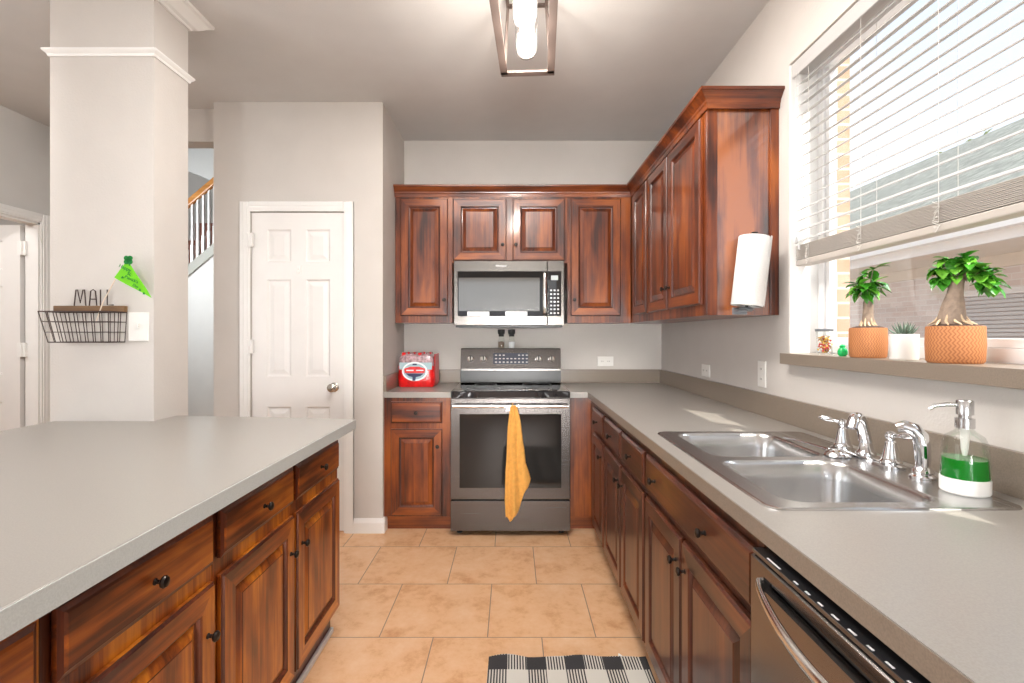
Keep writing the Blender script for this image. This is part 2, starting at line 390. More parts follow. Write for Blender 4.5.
# ------------------------------------------------------------------ mesh builder
class MB:
    def __init__(s):
        s.v = []; s.f = []; s.m = []; s.cur = 0

    def add(s, vs, fs):
        o = len(s.v)
        s.v += [Vector(p) for p in vs]
        s.f += [tuple(i + o for i in f) for f in fs]
        s.m += [s.cur] * len(fs)
        return s

    def box(s, x0, x1, y0, y1, z0, z1):
        vs = [(x, y, z) for x in (x0, x1) for y in (y0, y1) for z in (z0, z1)]
        return s.add(vs, [(0, 1, 3, 2), (4, 6, 7, 5), (0, 4, 5, 1), (2, 3, 7, 6), (0, 2, 6, 4), (1, 5, 7, 3)])

    def loops(s, loops, cap0=True, cap1=True, closed=False):
        n = len(loops[0]); vs = [p for l in loops for p in l]; fs = []
        k = len(loops)
        for i in range(k if closed else k - 1):
            a = i * n; b = ((i + 1) % k) * n
            for j in range(n):
                fs.append((a + j, a + (j + 1) % n, b + (j + 1) % n, b + j))
        if not closed:
            if cap0: fs.append(tuple(range(n - 1, -1, -1)))
            if cap1: fs.append(tuple((k - 1) * n + j for j in range(n)))
        return s.add(vs, fs)

    def prism(s, poly, ax, a, b):
        """extrude a 2-D polygon along an axis from a to b (poly in the two other axes, in x,y,z order)"""
        def P(p, t):
            return {'x': (t, p[0], p[1]), 'y': (p[0], t, p[1]), 'z': (p[0], p[1], t)}[ax]
        return s.loops([[P(p, a) for p in poly], [P(p, b) for p in poly]])

    def lathe(s, o, axis, prof, n=20, cap0=True, cap1=True, arc=None):
        o = Vector(o); ax = Vector(axis).normalized()
        u = ax.orthogonal().normalized(); w = ax.cross(u)
        return s.loops([[o + ax * t + (u * math.cos(2 * PI * j / n) + w * math.sin(2 * PI * j / n)) * max(r, 1e-4)
                         for j in range(n)] for r, t in prof], cap0, cap1)

    def tube(s, pts, r, n=8, closed=False, flat=None):
        pts = [Vector(p) for p in pts]; k = len(pts); ls = []; pu = None
        for i, p in enumerate(pts):
            a = pts[(i - 1) % k] if (closed or i > 0) else p
            b = pts[(i + 1) % k] if (closed or i < k - 1) else p
            t = (b - a)
            t = t.normalized() if t.length > 1e-9 else Vector((0, 0, 1))
            if pu is None: pu = t.orthogonal().normalized()
            u = (pu - t * pu.dot(t))
            u = u.normalized() if u.length > 1e-6 else t.orthogonal().normalized()
            pu = u; w = t.cross(u)
            rr = r[i] if isinstance(r, (list, tuple)) else r
            ls.append([p + u * (rr * math.cos(2 * PI * j / n)) + w * (rr * math.sin(2 * PI * j / n)) for j in range(n)])
        return s.loops(ls, closed=closed)

    def build(s, name, mats, parent=None, off=(0, 0, 0), smooth=False, bevel=0.0, seg=2, solid=0.0, subsurf=0):
        me = bpy.data.meshes.new(name)
        of = Vector(off)
        me.from_pydata([tuple(p - of) for p in s.v], [], s.f)
        ms = mats if isinstance(mats, (list, tuple)) else [mats]
        for m in ms: me.materials.append(M[m] if isinstance(m, str) else m)
        for p, i in zip(me.polygons, s.m): p.material_index = min(i, len(ms) - 1)
        bm = bmesh.new(); bm.from_mesh(me); bmesh.ops.recalc_face_normals(bm, faces=bm.faces); bm.to_mesh(me); bm.free()
        o = bpy.data.objects.new(name, me); C.objects.link(o)
        if parent is not None: o.parent = parent
        else: o.location = of
        if smooth:
            me.polygons.foreach_set('use_smooth', [True] * len(me.polygons))
            try: me.set_sharp_from_angle(angle=math.radians(40))
            except Exception: pass
        if solid: 
            q = o.modifiers.new('solid', 'SOLIDIFY'); q.thickness = solid; q.offset = 0
        if bevel > 0:
            q = o.modifiers.new('bevel', 'BEVEL'); q.width = bevel; q.segments = seg; q.limit_method = 'ANGLE'; q.angle_limit = math.radians(40)
            q.harden_normals = False
        if subsurf:
            q = o.modifiers.new('sub', 'SUBSURF'); q.levels = subsurf; q.render_levels = subsurf
        return o


def thing(name, label, cat, loc=(0, 0, 0), group=None):
    o = bpy.data.objects.new(name, None); C.objects.link(o); o.location = loc
    o.empty_display_size = 0.05
    o['label'] = label; o['category'] = cat
    if group: o['group'] = group
    o_loc[o.name] = Vector(loc)
    return o


o_loc = {}


def tag(o, label, cat, group=None, kind=None):
    o['label'] = label; o['category'] = cat
    if group: o['group'] = group
    if kind: o['kind'] = kind
    return o


def part(mb, name, mat, root, **k):
    """a part (or sub-part) whose geometry is given in world coordinates; root's empty carries the offset"""
    r = root
    while r.parent is not None: r = r.parent
    off = o_loc.get(r.name, Vector((0, 0, 0)))
    return mb.build(name, mat, root, off=off, **k)


def struct(name, mb, mat, **k):
    o = mb.build(name, mat, None, **k); o['kind'] = 'structure'
    return o


B = lambda *a: MB().box(*a)

# ------------------------------------------------------------------ room shell
CZ = 2.80; XR = 1.165; YB = 3.90; XL = -0.84; YP = 3.25; XW = -1.94; XLL = -3.37
WY0, WY1, WZ0, WZ1 = 0.45, 2.105, 1.165, 2.42          # kitchen window opening
XO = 1.34                                             # outer face of the right wall
struct('floor', B(-6.2, XO, -3.2, 8.0, -0.10, 0.0), 'floor')
mb = MB()
mb.box(XLL, XO, -3.2, YP + 0.10, CZ, CZ + 0.12)
mb.box(XW, XO, YP + 0.10, YB + 0.1, CZ, CZ + 0.12); mb.box(XLL, -3.05, YP + 0.10, 4.4, CZ, CZ + 0.12)
struct('ceiling', mb, 'ceiling')
mb = MB()
mb.box(XR, XO, -3.2, WY0, 0, CZ); mb.box(XR, XO, WY1, YB + 0.10, 0, CZ)
mb.box(XR, XO, WY0, WY1, 0, WZ0); mb.box(XR, XO, WY0, WY1, WZ1, CZ)
struct('wall_right', mb, 'wall')
struct('wall_back', B(XL - 0.1, XR, YB, YB + 0.10, 0, CZ), 'wall')
# pantry block: side return, front with door opening, left side
DX0, DX1, DZ = -1.70, -1.09, 2.087
mb = MB()
mb.box(XL - 0.10, XL, YP, YB, 0, CZ)
mb.box(DX1, XL, YP, YP + 0.10, 0, CZ) if False else None
mb.box(DX1, XL - 0.10, YP, YP + 0.10, 0, CZ)
mb.box(XW, DX0, YP, YP + 0.10, 0, CZ)
mb.box(DX0, DX1, YP, YP + 0.10, DZ, CZ)
mb.box(XW, XW + 0.10, YP + 0.10, 6.6, 0, 5.6)
struct('wall_pantry', mb, 'wall')
# left wall with doorway
LY0, LY1 = 2.72, 3.57
mb = MB()
mb.box(XLL - 0.09, XLL, -3.2, -0.9, 0, CZ); mb.box(XLL - 0.09, XLL, 1.3, LY0, 0, CZ)
mb.box(XLL - 0.09, XLL, -0.9, 1.3, 0, 0.6); mb.box(XLL - 0.09, XLL, -0.9, 1.3, 2.3, CZ)
mb.box(XLL - 0.09, XLL, LY1, 4.4, 0, 5.6)
mb.box(XLL - 0.09, XLL, LY0, LY1, DZ, 5.6)
mb.box(XLL - 0.09, XLL, YP + 0.1, LY1, CZ, 5.6)
struct('wall_left', mb, 'wall_grey')
# rear wall with wide patio opening
mb = MB()
mb.box(XLL - 0.09, -2.9, -3.3, -3.2, 0, CZ); mb.box(0.9, XO, -3.3, -3.2, 0, CZ); mb.box(-2.9, 0.9, -3.3, -3.2, 2.4, CZ)
mb.box(-2.9, 0.9, -3.3, -3.2, 0, 0.2)
struct('wall_rear', mb, 'wall')
# header over the hall opening and two-storey stairwell
struct('trim_1', B(-3.05, XW, YP + 0.10, YP + 0.22, 2.58, 5.6).box(-3.15, -3.05, YP + 0.10, 4.4, CZ + 0.12, 5.6), 'wall')
mb = MB()
mb.prism([(-6.2, 5.6), (-6.2, 4.42), (-4.24, 3.43), (-3.86, 3.27), (-1.84, 2.55), (-1.84, 5.6)], 'y', 6.5, 6.6)
mb.prism([(-6.2, 0), (-1.84, 0), (-1.84, 3.85), (-2.4, 3.45), (-3.88, 2.33), (-4.21, 2.05), (-6.2, 0.46)], 'y', 6.5, 6.6)
struct('wall_stair', mb, 'wall_grey')
struct('wall_stair_back', B(-6.2, -1.84, 7.6, 7.7, 0, 5.6), 'wall')
struct('wall_stair_left', B(-6.3, -6.2, 4.4, 7.7, 0, 5.6), 'wall_grey')
struct('wall_hall_left', B(-6.2, XLL - 0.09, 4.3, 4.4, 0, 5.6), 'wall_grey')
struct('ceiling_stair', B(-6.3, -1.84, YP + 0.1, 7.7, 5.6, 5.7), 'ceiling')
# neighbouring room behind the left doorway
mb = MB(); mb.box(-5.6, -5.5, 1.5, 4.3, 0, 2.8); mb.box(-5.6, XLL - 0.09, 1.4, 1.5, 0, 2.8)
mb.box(-5.6, XLL - 0.09, 1.4, 4.3, 2.8, 2.9)
struct('wall_side_room', mb, 'plank')  # brown colour stands in for the darkness in the door gap


def casing(name, fn, a0, a1, z1, w=0.062, t=0.018):
    """door casing: two legs and a head with a stepped profile. fn maps (u, out, z)"""
    mb = MB()
    for (u0, u1) in ((a0 - w, a0), (a1, a1 + w)):
        for k, (i, o) in enumerate(((0.0, t * 0.6), (0.012, t * 0.85), (0.035, t))):
            lo, hi = (u0 + (0 if u0 < a0 - w / 2 else i), u1 - (i if u0 < a0 - w / 2 else 0))
            c0 = fn(lo, 0, 0); c1 = fn(hi, o, z1 + (w - (0 if k == 0 else 0)))
            mb.box(min(c0[0], c1[0]), max(c0[0], c1[0]), min(c0[1], c1[1]), max(c0[1], c1[1]), 0, c1[2])
    for k, (i, o) in enumerate(((0.0, t * 0.6), (0.012, t * 0.85), (0.035, t))):
        c0 = fn(a0, 0, z1 + i); c1 = fn(a1, o, z1 + w)
        mb.box(min(c0[0], c1[0]), max(c0[0], c1[0]), min(c0[1], c1[1]), max(c0[1], c1[1]), c0[2], c1[2])
    return struct(name, mb, 'white', bevel=0.002)


casing('trim_2', lambda u, o, z: (u, YP - o, z), DX0, DX1, DZ)
casing('trim_3', lambda u, o, z: (XLL + o, u, z), LY0, LY1, DZ)
# jamb lining of the left doorway
mb = MB(); mb.box(XLL - 0.09, XLL, LY1 - 0.015, LY1, 0, DZ); mb.box(XLL - 0.09, XLL, LY0, LY0 + 0.015, 0, DZ); mb.box(XLL - 0.09, XLL, LY0, LY1, DZ - 0.015, DZ)
struct('trim_4', mb, 'white')


def six_panel(mb, T, w, h, z0, t):
    """a six-panel door slab: panels sunk in both faces; T maps (u, out, z), slab from out=0 (front) to -t"""
    us = [0, 0.155, 0.395, 0.605, 0.845, 1.0]
    pu = [(0.165 * w, 0.425 * w), (0.585 * w, 0.845 * w)]
    pz = [(0.11, 0.41), (0.52, 0.80), (0.845, 0.94)]
    pz = [(0.12 * h, 0.39 * h), (0.485 * h, 0.79 * h), (0.845 * h, 0.947 * h)]
    ue = [0, pu[0][0], pu[0][1], pu[1][0], pu[1][1], w]
    ze = [0, pz[0][0], pz[0][1], pz[1][0], pz[1][1], pz[2][0], pz[2][1], h]
    for i in range(5):
        for j in range(7):
            a, b = ue[i], ue[i + 1]; c, d = ze[j], ze[j + 1]
            if i in (1, 3) and j in (1, 3, 5):
                def R(ins, o): return [T(a + ins, o, z0 + c + ins), T(b - ins, o, z0 + c + ins), T(b - ins, o, z0 + d - ins), T(a + ins, o, z0 + d - ins)]
                mb.loops([R(0, 0), R(0.010, -0.009), R(0.018, -0.009), R(0.045, -0.002)], cap0=False, cap1=True)
            else:
                mb.add([T(a, 0, z0 + c), T(b, 0, z0 + c), T(b, 0, z0 + d), T(a, 0, z0 + d)], [(0, 1, 2, 3)])
    P = [T(0, 0, z0), T(w, 0, z0), T(w, 0, z0 + h), T(0, 0, z0 + h), T(0, -t, z0), T(w, -t, z0), T(w, -t, z0 + h), T(0, -t, z0 + h)]
    mb.add(P, [(4, 5, 6, 7), (0, 1, 5, 4), (3, 2, 6, 7), (0, 3, 7, 4), (1, 2, 6, 5)])


mb = MB()
six_panel(mb, lambda u, o, z: (DX0 + 0.003 + u, YP + 0.010 - o, z), DX1 - DX0 - 0.006, DZ - 0.012, 0.008, 0.035)
d1 = struct('door_1', mb, 'door_white')
for z in (0.22, 1.21, 1.90):
    hb = MB(); hb.lathe((DX0 - 0.001, YP - 0.022, z - 0.045), (0, 0, 1), [(0.007, 0), (0.007, 0.09)], 10)
    hb.box(DX0 - 0.022, DX0 + 0.022, YP - 0.0215, YP + 0.004, z - 0.044, z + 0.044)
    hb.build('hinge', 'white', d1, bevel=0.001)
kb = MB()
kb.lathe((-1.158, YP + 0.0095, 0.945), (0, -1, 0), [(0.031, 0), (0.031, 0.005), (0.026, 0.009), (0.011, 0.012), (0.011, 0.032), (0.020, 0.040), (0.027, 0.052), (0.027, 0.060), (0.018, 0.068), (0.001, 0.070)], 24)
kb.build('door_knob', 'nickel', d1, smooth=True)
hk = MB(); hk.box(-1.395, -1.379, YP - 0.001, YP + 0.0095, 1.685, 1.735); hk.tube([(-1.387, YP, 1.70), (-1.387, YP - 0.02, 1.69), (-1.387, YP - 0.024, 1.71)], 0.004, 8)
hk.build('coat_hook', 'white', d1)
# open door in the left doorway, swung into the side room
mb = MB()
hinge = Vector((XLL - 0.115, LY1 - 0.028, 0)); an = math.radians(180 - 3)
ud = Vector((math.cos(an), math.sin(an) - 0.0, 0)); od = Vector((0, -1, 0))
six_panel(mb, lambda u, o, z: tuple(hinge + ud * u + od * o + Vector((0, 0, z))), 0.80, DZ - 0.03, 0.008, 0.035)
d2 = struct('door_2', mb, 'door_white')
for z in (0.25, 1.18, 1.90):
    hb = MB(); hb.box(XLL - 0.135, XLL - 0.075, LY1 - 0.032, LY1 - 0.0155, z - 0.05, z + 0.05)
    hb.lathe((XLL - 0.1, LY1 - 0.034, z - 0.05), (0, 0, 1), [(0.007, 0), (0.007, 0.10)], 10)
    hb.build('hinge', 'white', d2, bevel=0.001)

# baseboards
def bb(name, x0, x1, y0, y1, horiz='x', side=1):
    mb = MB(); h = 0.095
    if horiz == 'x':   # runs along x, back at y1, front at y0
        mb.prism([(y1, 0), (y0, 0), (y0, h * 0.72), (y0 + (y1 - y0) * 0.35, h * 0.86), (y1 - (y1 - y0) * 0.3, h), (y1, h)], 'x', x0, x1)
    else:
        a, b = (x0, x1) if side > 0 else (x1, x0)   # a: wall side, b: front side
        mb.prism([(a, 0), (b, 0), (b, h * 0.72), (b + (a - b) * 0.35, h * 0.86), (a - (a - b) * 0.3, h), (a, h)], 'y', y0, y1)
    return struct(name, mb, 'white')


bb('baseboard_front', DX1 + 0.062, XL + 0.014, YP - 0.014, YP)
bb('baseboard_return', XL, XL + 0.014, YP, 3.345, 'y', 1)
bb('baseboard_pantry', XW, DX0 - 0.062, YP - 0.014, YP)
bb('baseboard_left', XLL, XLL + 0.014, -3.2, LY0 - 0.062, 'y', 1)
bb('baseboard_hall', XLL, XLL + 0.014, LY1 + 0.062, 4.4, 'y', 1)

# column at the far-left end of the peninsula
KX0, KX1, KY0, KY1 = -1.993, -1.545, 2.157, 2.385
struct('wall_column', B(KX0, KX1, KY0, KY1, 0, CZ), 'wall')


def wrap(name, prof, mat='white'):
    """molding around the column; prof = [(out, z)...] closed polygon"""
    mb = MB(); ls = []
    for o, z in prof:
        ls.append([(KX0 - o, KY0 - o, z), (KX1 + o, KY0 - o, z), (KX1 + o, KY1 + o, z), (KX0 - o, KY1 + o, z)])
    mb.loops(ls, closed=True)
    return struct(name, mb, mat)


wrap('trim_5', [(0, 2.486), (0.006, 2.486), (0.009, 2.496), (0.016, 2.502), (0.021, 2.508), (0.021, 2.515), (0, 2.515)])
wrap('trim_6', [(0, 2.740), (0.010, 2.740), (0.014, 2.748), (0.030, 2.752), (0.050, 2.768), (0.066, 2.782), (0.078, 2.786), (0.080, CZ), (0, CZ)])

# ------------------------------------------------------------------ cabinets
# face maps: u along the run, v up, w outwards from the face-frame plane
def TB(yf): return lambda u, v, w: (u, yf - w, v)            # faces the camera (-Y)
def TR(xf): return lambda u, v, w: (xf - w, u, v)            # right run, faces -X
def TL(xf): return lambda u, v, w: (xf + w, u, v)            # island, faces +X


def raised(T, u0, u1, v0, v1, fr=0.055, t=0.020):
    """cabinet door: frame with routed bead, dark groove and a bevelled raised panel"""
    mb = MB()
    def R(i, w): return [T(u0 + i, v0 + i, w), T(u1 - i, v0 + i, w), T(u1 - i, v1 - i, w), T(u0 + i, v1 - i, w)]
    mb.cur = 0
    mb.loops([R(0.002, 0.0005), R(0.0, 0.003), R(0.0, t - 0.007)], cap0=True, cap1=False)
    mb.cur = 1; mb.loops([R(0.0, t - 0.007), R(0.004, t - 0.005), R(0.006, t)], cap0=False, cap1=False)
    mb.cur = 0; mb.loops([R(0.006, t), R(fr, t)], cap0=False, cap1=False)
    mb.m[-4] = 2; mb.m[-2] = 2
    mb.cur = 1; mb.loops([R(fr, t), R(fr + 0.005, t - 0.003), R(fr + 0.008, t - 0.011), R(fr + 0.013, t - 0.012)], cap0=False, cap1=False)
    return mb, R


def door(root, T, u0, u1, v0, v1, mats, knob=None, fr=0.055, t=0.020):
    mb, R = raised(T, u0, u1, v0, v1, fr, t)
    d = part(mb, 'door', [mats[0], 'glaze', mats[1]], root)
    p = MB(); p.cur = 0
    p.loops([R(fr + 0.013, t - 0.012), R(fr + 0.036, t - 0.002)], cap0=False, cap1=False)
    p.cur = 1; p.loops([R(fr + 0.036, t - 0.002), R(fr + 0.038, t - 0.0005)], cap0=False, cap1=False)
    p.cur = 0; p.loops([R(fr + 0.038, t - 0.0005), R(fr + 0.040, t - 0.0005)], cap0=False, cap1=True)
    part(p, 'raised_panel', [mats[0], 'glaze'], d)
    if knob: cab_knob(d, T, knob[0], knob[1], t)
    return d


def cab_knob(par, T, u, v, w0):
    o = Vector(T(u, v, w0)); a = Vector(T(u, v, w0 + 1)) - o
    mb = MB(); mb.lathe(o, a, [(0.007, 0), (0.007, 0.002), (0.0045, 0.004), (0.0042, 0.011), (0.007, 0.014), (0.0120, 0.017), (0.0130, 0.021), (0.010, 0.025), (0.001, 0.027)], 18)
    return part(mb, 'knob', 'bronze', par, smooth=True)


def drawer(root, T, u0, u1, v0, v1, mats, knobs=1, t=0.020, name='drawer'):
    mb = MB()
    def R(i, w): return [T(u0 + i, v0 + i, w), T(u1 - i, v0 + i, w), T(u1 - i, v1 - i, w), T(u0 + i, v1 - i, w)]
    mb.cur = 0; mb.loops([R(0.002, 0.0005), R(0, 0.003), R(0, t - 0.008)], cap1=False)
    mb.cur = 1; mb.loops([R(0, t - 0.008), R(0.004, t - 0.006), R(0.009, t - 0.004)], cap0=False, cap1=False)
    mb.cur = 0; mb.loops([R(0.009, t - 0.004), R(0.013, t)], cap0=False, cap1=True)
    d = part(mb, name, [mats[1], 'glaze'], root)
    ks = [] if knobs == 0 else ([(u0 + u1) / 2] if knobs == 1 else [u0 + (u1 - u0) * 0.30, u0 + (u1 - u0) * 0.84])
    for k in ks: cab_knob(d, T, k, (v0 + v1) / 2, t)
    return d


VM = ('wv', 'wx'); IM = ('iv', 'iy'); RM = ('rv', 'ry'); WM = ('wv', 'wy')


def bx(T, u0, u1, v0, v1, w0, w1):
    a = T(u0, v0, w0); b = T(u1, v1, w1)
    return MB().box(min(a[0], b[0]), max(a[0], b[0]), min(a[1], b[1]), max(a[1], b[1]), min(a[2], b[2]), max(a[2], b[2]))


def carcass(root, T, u0, u1, v0, v1, depth, mat, kick=0.0, kickd=0.05, kmat='glaze'):
    part(bx(T, u0, u1, v0, v1, -depth, 0), 'body', mat, root, bevel=0.001, seg=1)
    if kick > 0:
        part(bx(T, u0, u1, 0, v0, -depth, -kickd), 'toe_kick', kmat, root)


# --- wall cabinets on the back wall
UB, UT = 1.372, 2.31
yf = YB - 0.325
T = TB(yf)
c = thing('wall_cabinet', 'tall narrow reddish wooden wall cabinet at the far left of the microwave', 'cabinet', (-0.62, 3.74, UB), 'wall cabinets along the back wall')
carcass(c, T, XL + 0.006, -0.4275, UB, UT, 0.319, 'wv')
door(c, T, -0.795, -0.457, 1.422, 2.255, VM, (-0.482, 1.535))
c = thing('wall_cabinet', 'short two-door reddish wooden wall cabinet directly above the microwave', 'cabinet', (-0.02, 3.74, 1.80), 'wall cabinets along the back wall')
carcass(c, T, -0.4265, 0.3945, 1.797, UT, 0.319, 'wv')
door(c, T, -0.42, -0.040, 1.815, 2.255, VM, (-0.066, 1.925))
door(c, T, 0.004, 0.378, 1.815, 2.255, VM, (0.028, 1.925))
c = thing('wall_cabinet', 'tall wooden wall cabinet right of the microwave, reaching into the corner', 'cabinet', (0.62, 3.74, UB), 'wall cabinets along the back wall')
carcass(c, T, 0.3955, 0.85, UB, UT, 0.319, 'wv')
door(c, T, 0.418, 0.775, 1.422, 2.255, VM, (0.443, 1.535))
# --- wall cabinets on the right wall
T = TR(0.855)
c = thing('wall_cabinet', 'corner wooden wall cabinet on the right wall with one narrow door', 'cabinet', (1.0, 3.3, UB), 'wall cabinets on the right wall')
carcass(c, T, 3.103, YB - 0.006, UB, UT, 0.305, 'wv')
door(c, T, 3.125, 3.475, 1.422, 2.255, WM, None)
c = thing('wall_cabinet', 'two-door wooden wall cabinet beside the window, paper towel roll on its end', 'cabinet', (1.0, 2.65, UB), 'wall cabinets on the right wall')
carcass(c, T, 2.198, 3.102, UB, UT, 0.305, 'wv')
door(c, T, 2.705, 3.085, 1.422, 2.255, WM, (2.735, 1.535))
door(c, T, 2.232, 2.685, 1.422, 2.255, WM, (2.652, 1.535))
part(B(0.856, 0.900, 2.190, 2.1975, UB, UT), 'face_stile', 'wv', c, bevel=0.001)
part(B(1.128, 1.1645, 2.180, 2.1975, UB, UT), 'scribe_stile', 'wv', c, bevel=0.002)
part(B(0.900, 1.128, 2.192, 2.1975, UB, UT), 'end_panel', 'end_varnish', c)

# crown molding over all wall cabinets
prof = [(0.0, 2.2700), (0.008, 2.2700), (0.010, 2.290), (0.014, 2.296), (0.016, 2.304), (0.030, 2.320), (0.041, 2.332), (0.047, 2.335), (0.047, 2.348), (0.0, 2.348)]
def crown_path(o):
    return [(XL + 0.002, yf - 0.0005 - o), (0.8545 - o, yf - 0.0005 - o), (0.8545 - o, 2.179 - o), (XR - 0.001, 2.179 - o)]
mb = MB()
pl = [[(x, y, z) for (x, y) in crown_path(o)] for o, z in prof]
# loops run across the profile at each path vertex
mb.loops([[pl[i][k] for i in range(len(prof))] for k in range(4)])
o = mb.build('crown_molding', 'wx', None, off=(0, 0, 0))
tag(o, 'dark red wooden crown molding running along the tops of the wall cabinets', 'molding')

# --- base cabinets, back wall
yb = 3.28
T = TB(yb)
c = thing('base_cabinet', 'small wooden base cabinet between the pantry wall and the oven, single drawer over one door', 'cabinet', (-0.62, 3.5, 0))
carcass(c, T, XL + 0.001, -0.396, 0.095, 0.876, YB - yb - 0.002, 'wv', 0.095, 0.04, 'wx')
drawer(c, T, -0.793, -0.455, 0.708, 0.850, VM)
door(c, T, -0.793, -0.455, 0.105, 0.672, VM, (-0.485, 0.56))
T = TR(0.52)
yb2 = 3.28
mb = MB(); mb.box(0.374, 1.12, yb2, YB - 0.03, 0.095, 0.876)
c = thing('filler_cabinet', 'plain wooden panel filling the gap between the oven and the right corner', 'cabinet', (0.45, 3.5, 0))
part(mb, 'panel', 'wv', c); part(B(0.374, 1.12, yb2 + 0.04, YB - 0.03, 0, 0.095), 'toe_kick', 'wx', c)

# --- base cabinets, right run (face frame at X = .52)
DR = 0.60
def rbase(label, u0, u1):
    c = thing('base_cabinet', label, 'cabinet', (0.8, (u0 + u1) / 2, 0), 'base cabinets under the sink counter')
    return c
T = TR(0.52)
c = rbase('farthest base cabinet of the sink counter, one narrow door, in the oven corner', 2.74, YB)
carcass(c, T, 2.742, 3.279, 0.095, 0.876, DR, 'rv', 0.095, 0.045)
drawer(c, T, 2.765, 3.12, 0.706, 0.838, RM); door(c, T, 2.765, 3.12, 0.105, 0.678, RM, (2.80, 0.60))
c = rbase('two-door, two-drawer shade-darkened wooden base cabinet between the corner and the sink cabinet', 1.90, 2.74)
carcass(c, T, 1.898, 2.741, 0.095, 0.876, DR, 'rv', 0.095, 0.045)
drawer(c, T, 2.325, 2.725, 0.706, 0.838, RM); drawer(c, T, 1.915, 2.300, 0.706, 0.838, RM)
door(c, T, 2.325, 2.725, 0.105, 0.678, RM, (2.36, 0.60)); door(c, T, 1.915, 2.300, 0.105, 0.678, RM, (2.265, 0.60))
c = rbase('shade-darkened wooden sink cabinet beside the dishwasher, one wide two-knob front over two doors', 1.03, 1.90)
# carcass is open at the top for the sink bowls
mb = MB(); mb.box(0.52, 0.54, 1.030, 1.897, 0.095, 0.876); mb.box(0.54, 1.12, 1.030, 1.045, 0.095, 0.876)
mb.box(0.54, 1.12, 1.882, 1.897, 0.095, 0.876); mb.box(0.54, 1.12, 1.045, 1.882, 0.095, 0.11); mb.box(1.10, 1.12, 1.045, 1.882, 0.11, 0.876)
part(mb, 'body', 'rv', c); part(B(0.565, 1.12, 1.030, 1.897, 0, 0.095), 'toe_kick', 'glaze', c)
drawer(c, T, 1.042, 1.885, 0.706, 0.838, RM, 2, name='false_front')
door(c, T, 1.492, 1.885, 0.105, 0.678, RM, (1.525, 0.60)); door(c, T, 1.042, 1.478, 0.105, 0.678, RM, (1.447, 0.60))
c = rbase('nearest shade-darkened wooden base cabinet, past the near side of the dishwasher', -0.6, 0.40)
carcass(c, T, -0.6, 0.405, 0.095, 0.876, DR, 'rv', 0.095, 0.045)
drawer(c, T, -0.10, 0.39, 0.706, 0.838, RM); door(c, T, -0.10, 0.39, 0.105, 0.678, RM, (0.35, 0.60))

# --- peninsula cabinets on the left (face frame at X = -.757)
T = TL(-0.757)
spec = [(1.7115, 2.165, 1.722, 2.142, 'far', 'peninsula cabinet at the far end of the left counter, nearest the pantry door'),
        (1.2615, 1.7105, 1.278, 1.700, 'near', 'peninsula cabinet second from the far end, drawer over an amber raised-panel door'),
        (0.8015, 1.2605, 0.818, 1.246, 'near', 'peninsula cabinet third from the far end, with worn silvery scratches on its drawer'),
        (0.33, 0.8005, 0.35, 0.783, 'far', 'nearest visible peninsula cabinet, cut by the lower left edge of the photo'),
        (-0.6, 0.329, -0.1, 0.31, 'near', 'peninsula cabinet beneath the nearest stretch of the left counter')]
for i, (a, b, u0, u1, kn, lab) in enumerate(spec):
    c = thing('base_cabinet', lab, 'cabinet', (-1.05, (a + b) / 2, 0), 'base cabinets of the left peninsula')
    carcass(c, T, a, b, 0.112, 0.874, 0.60, 'iv', 0.112, 0.03, 'glaze')
    drawer(c, T, u0, u1, 0.715, 0.836, IM)
    door(c, T, u0, u1, 0.125, 0.672, IM, ((u0 + 0.034) if kn == 'far' and i == 0 else (u1 - 0.034), 0.555))
mb = MB(); mb.box(-0.787 + 0.0005, -0.775, -0.6, 2.17, 0, 0.018)
mb = MB(); mb.box(-0.7865, -0.772, -0.6, 2.165, 0, 0.022)
struct('trim_7', mb, 'caulk', bevel=0.003)
# bar-side knee wall carrying the wide peninsula top
struct('wall_peninsula', B(-1.50, -1.362, -0.6, 2.156, 0, 0.8735), 'wall')

# ------------------------------------------------------------------ countertops
ZC = 0.914
mb = MB()
poly = [(-0.69, -0.65), (-0.695, 2.21), (-1.5445, 2.305), (-1.5445, 2.156), (-1.975, 2.156), (-1.975, -0.65)]
mb.prism(poly, 'z', 0.8745, ZC)
o = mb.build('countertop', 'lam', None, bevel=0.0015, seg=1)
tag(o, 'wide taupe laminate peninsula top on the left, running up to the white column', 'countertop')
mb = MB(); mb.box(-0.6945, -0.6895, -0.65, 2.208, 0.872, ZC - 0.0018)
e = mb.build('front_edge', 'lam_lit_edge', o); e['label'] = 'cool grey laminate edge strip, coloured paler for the light it catches'
# left of range
c = thing('countertop', 'short laminate counter between pantry wall and oven, holding the red drink pack', 'countertop', (-0.62, 3.6, 0.876))
part(B(XL + 0.001, -0.396, 3.254, YB - 0.001, 0.8765, ZC), 'counter_slab', 'lam', c, bevel=0.0015, seg=1)
part(B(XL + 0.001, -0.396, 3.88, YB - 0.001, ZC + 0.0003, 1.018), 'backsplash', 'lam_brown', c, bevel=0.001)
part(B(XL + 0.001, XL + 0.02, 3.26, 3.8795, ZC + 0.0003, 1.018), 'backsplash', 'lam_brown', c, bevel=0.001)
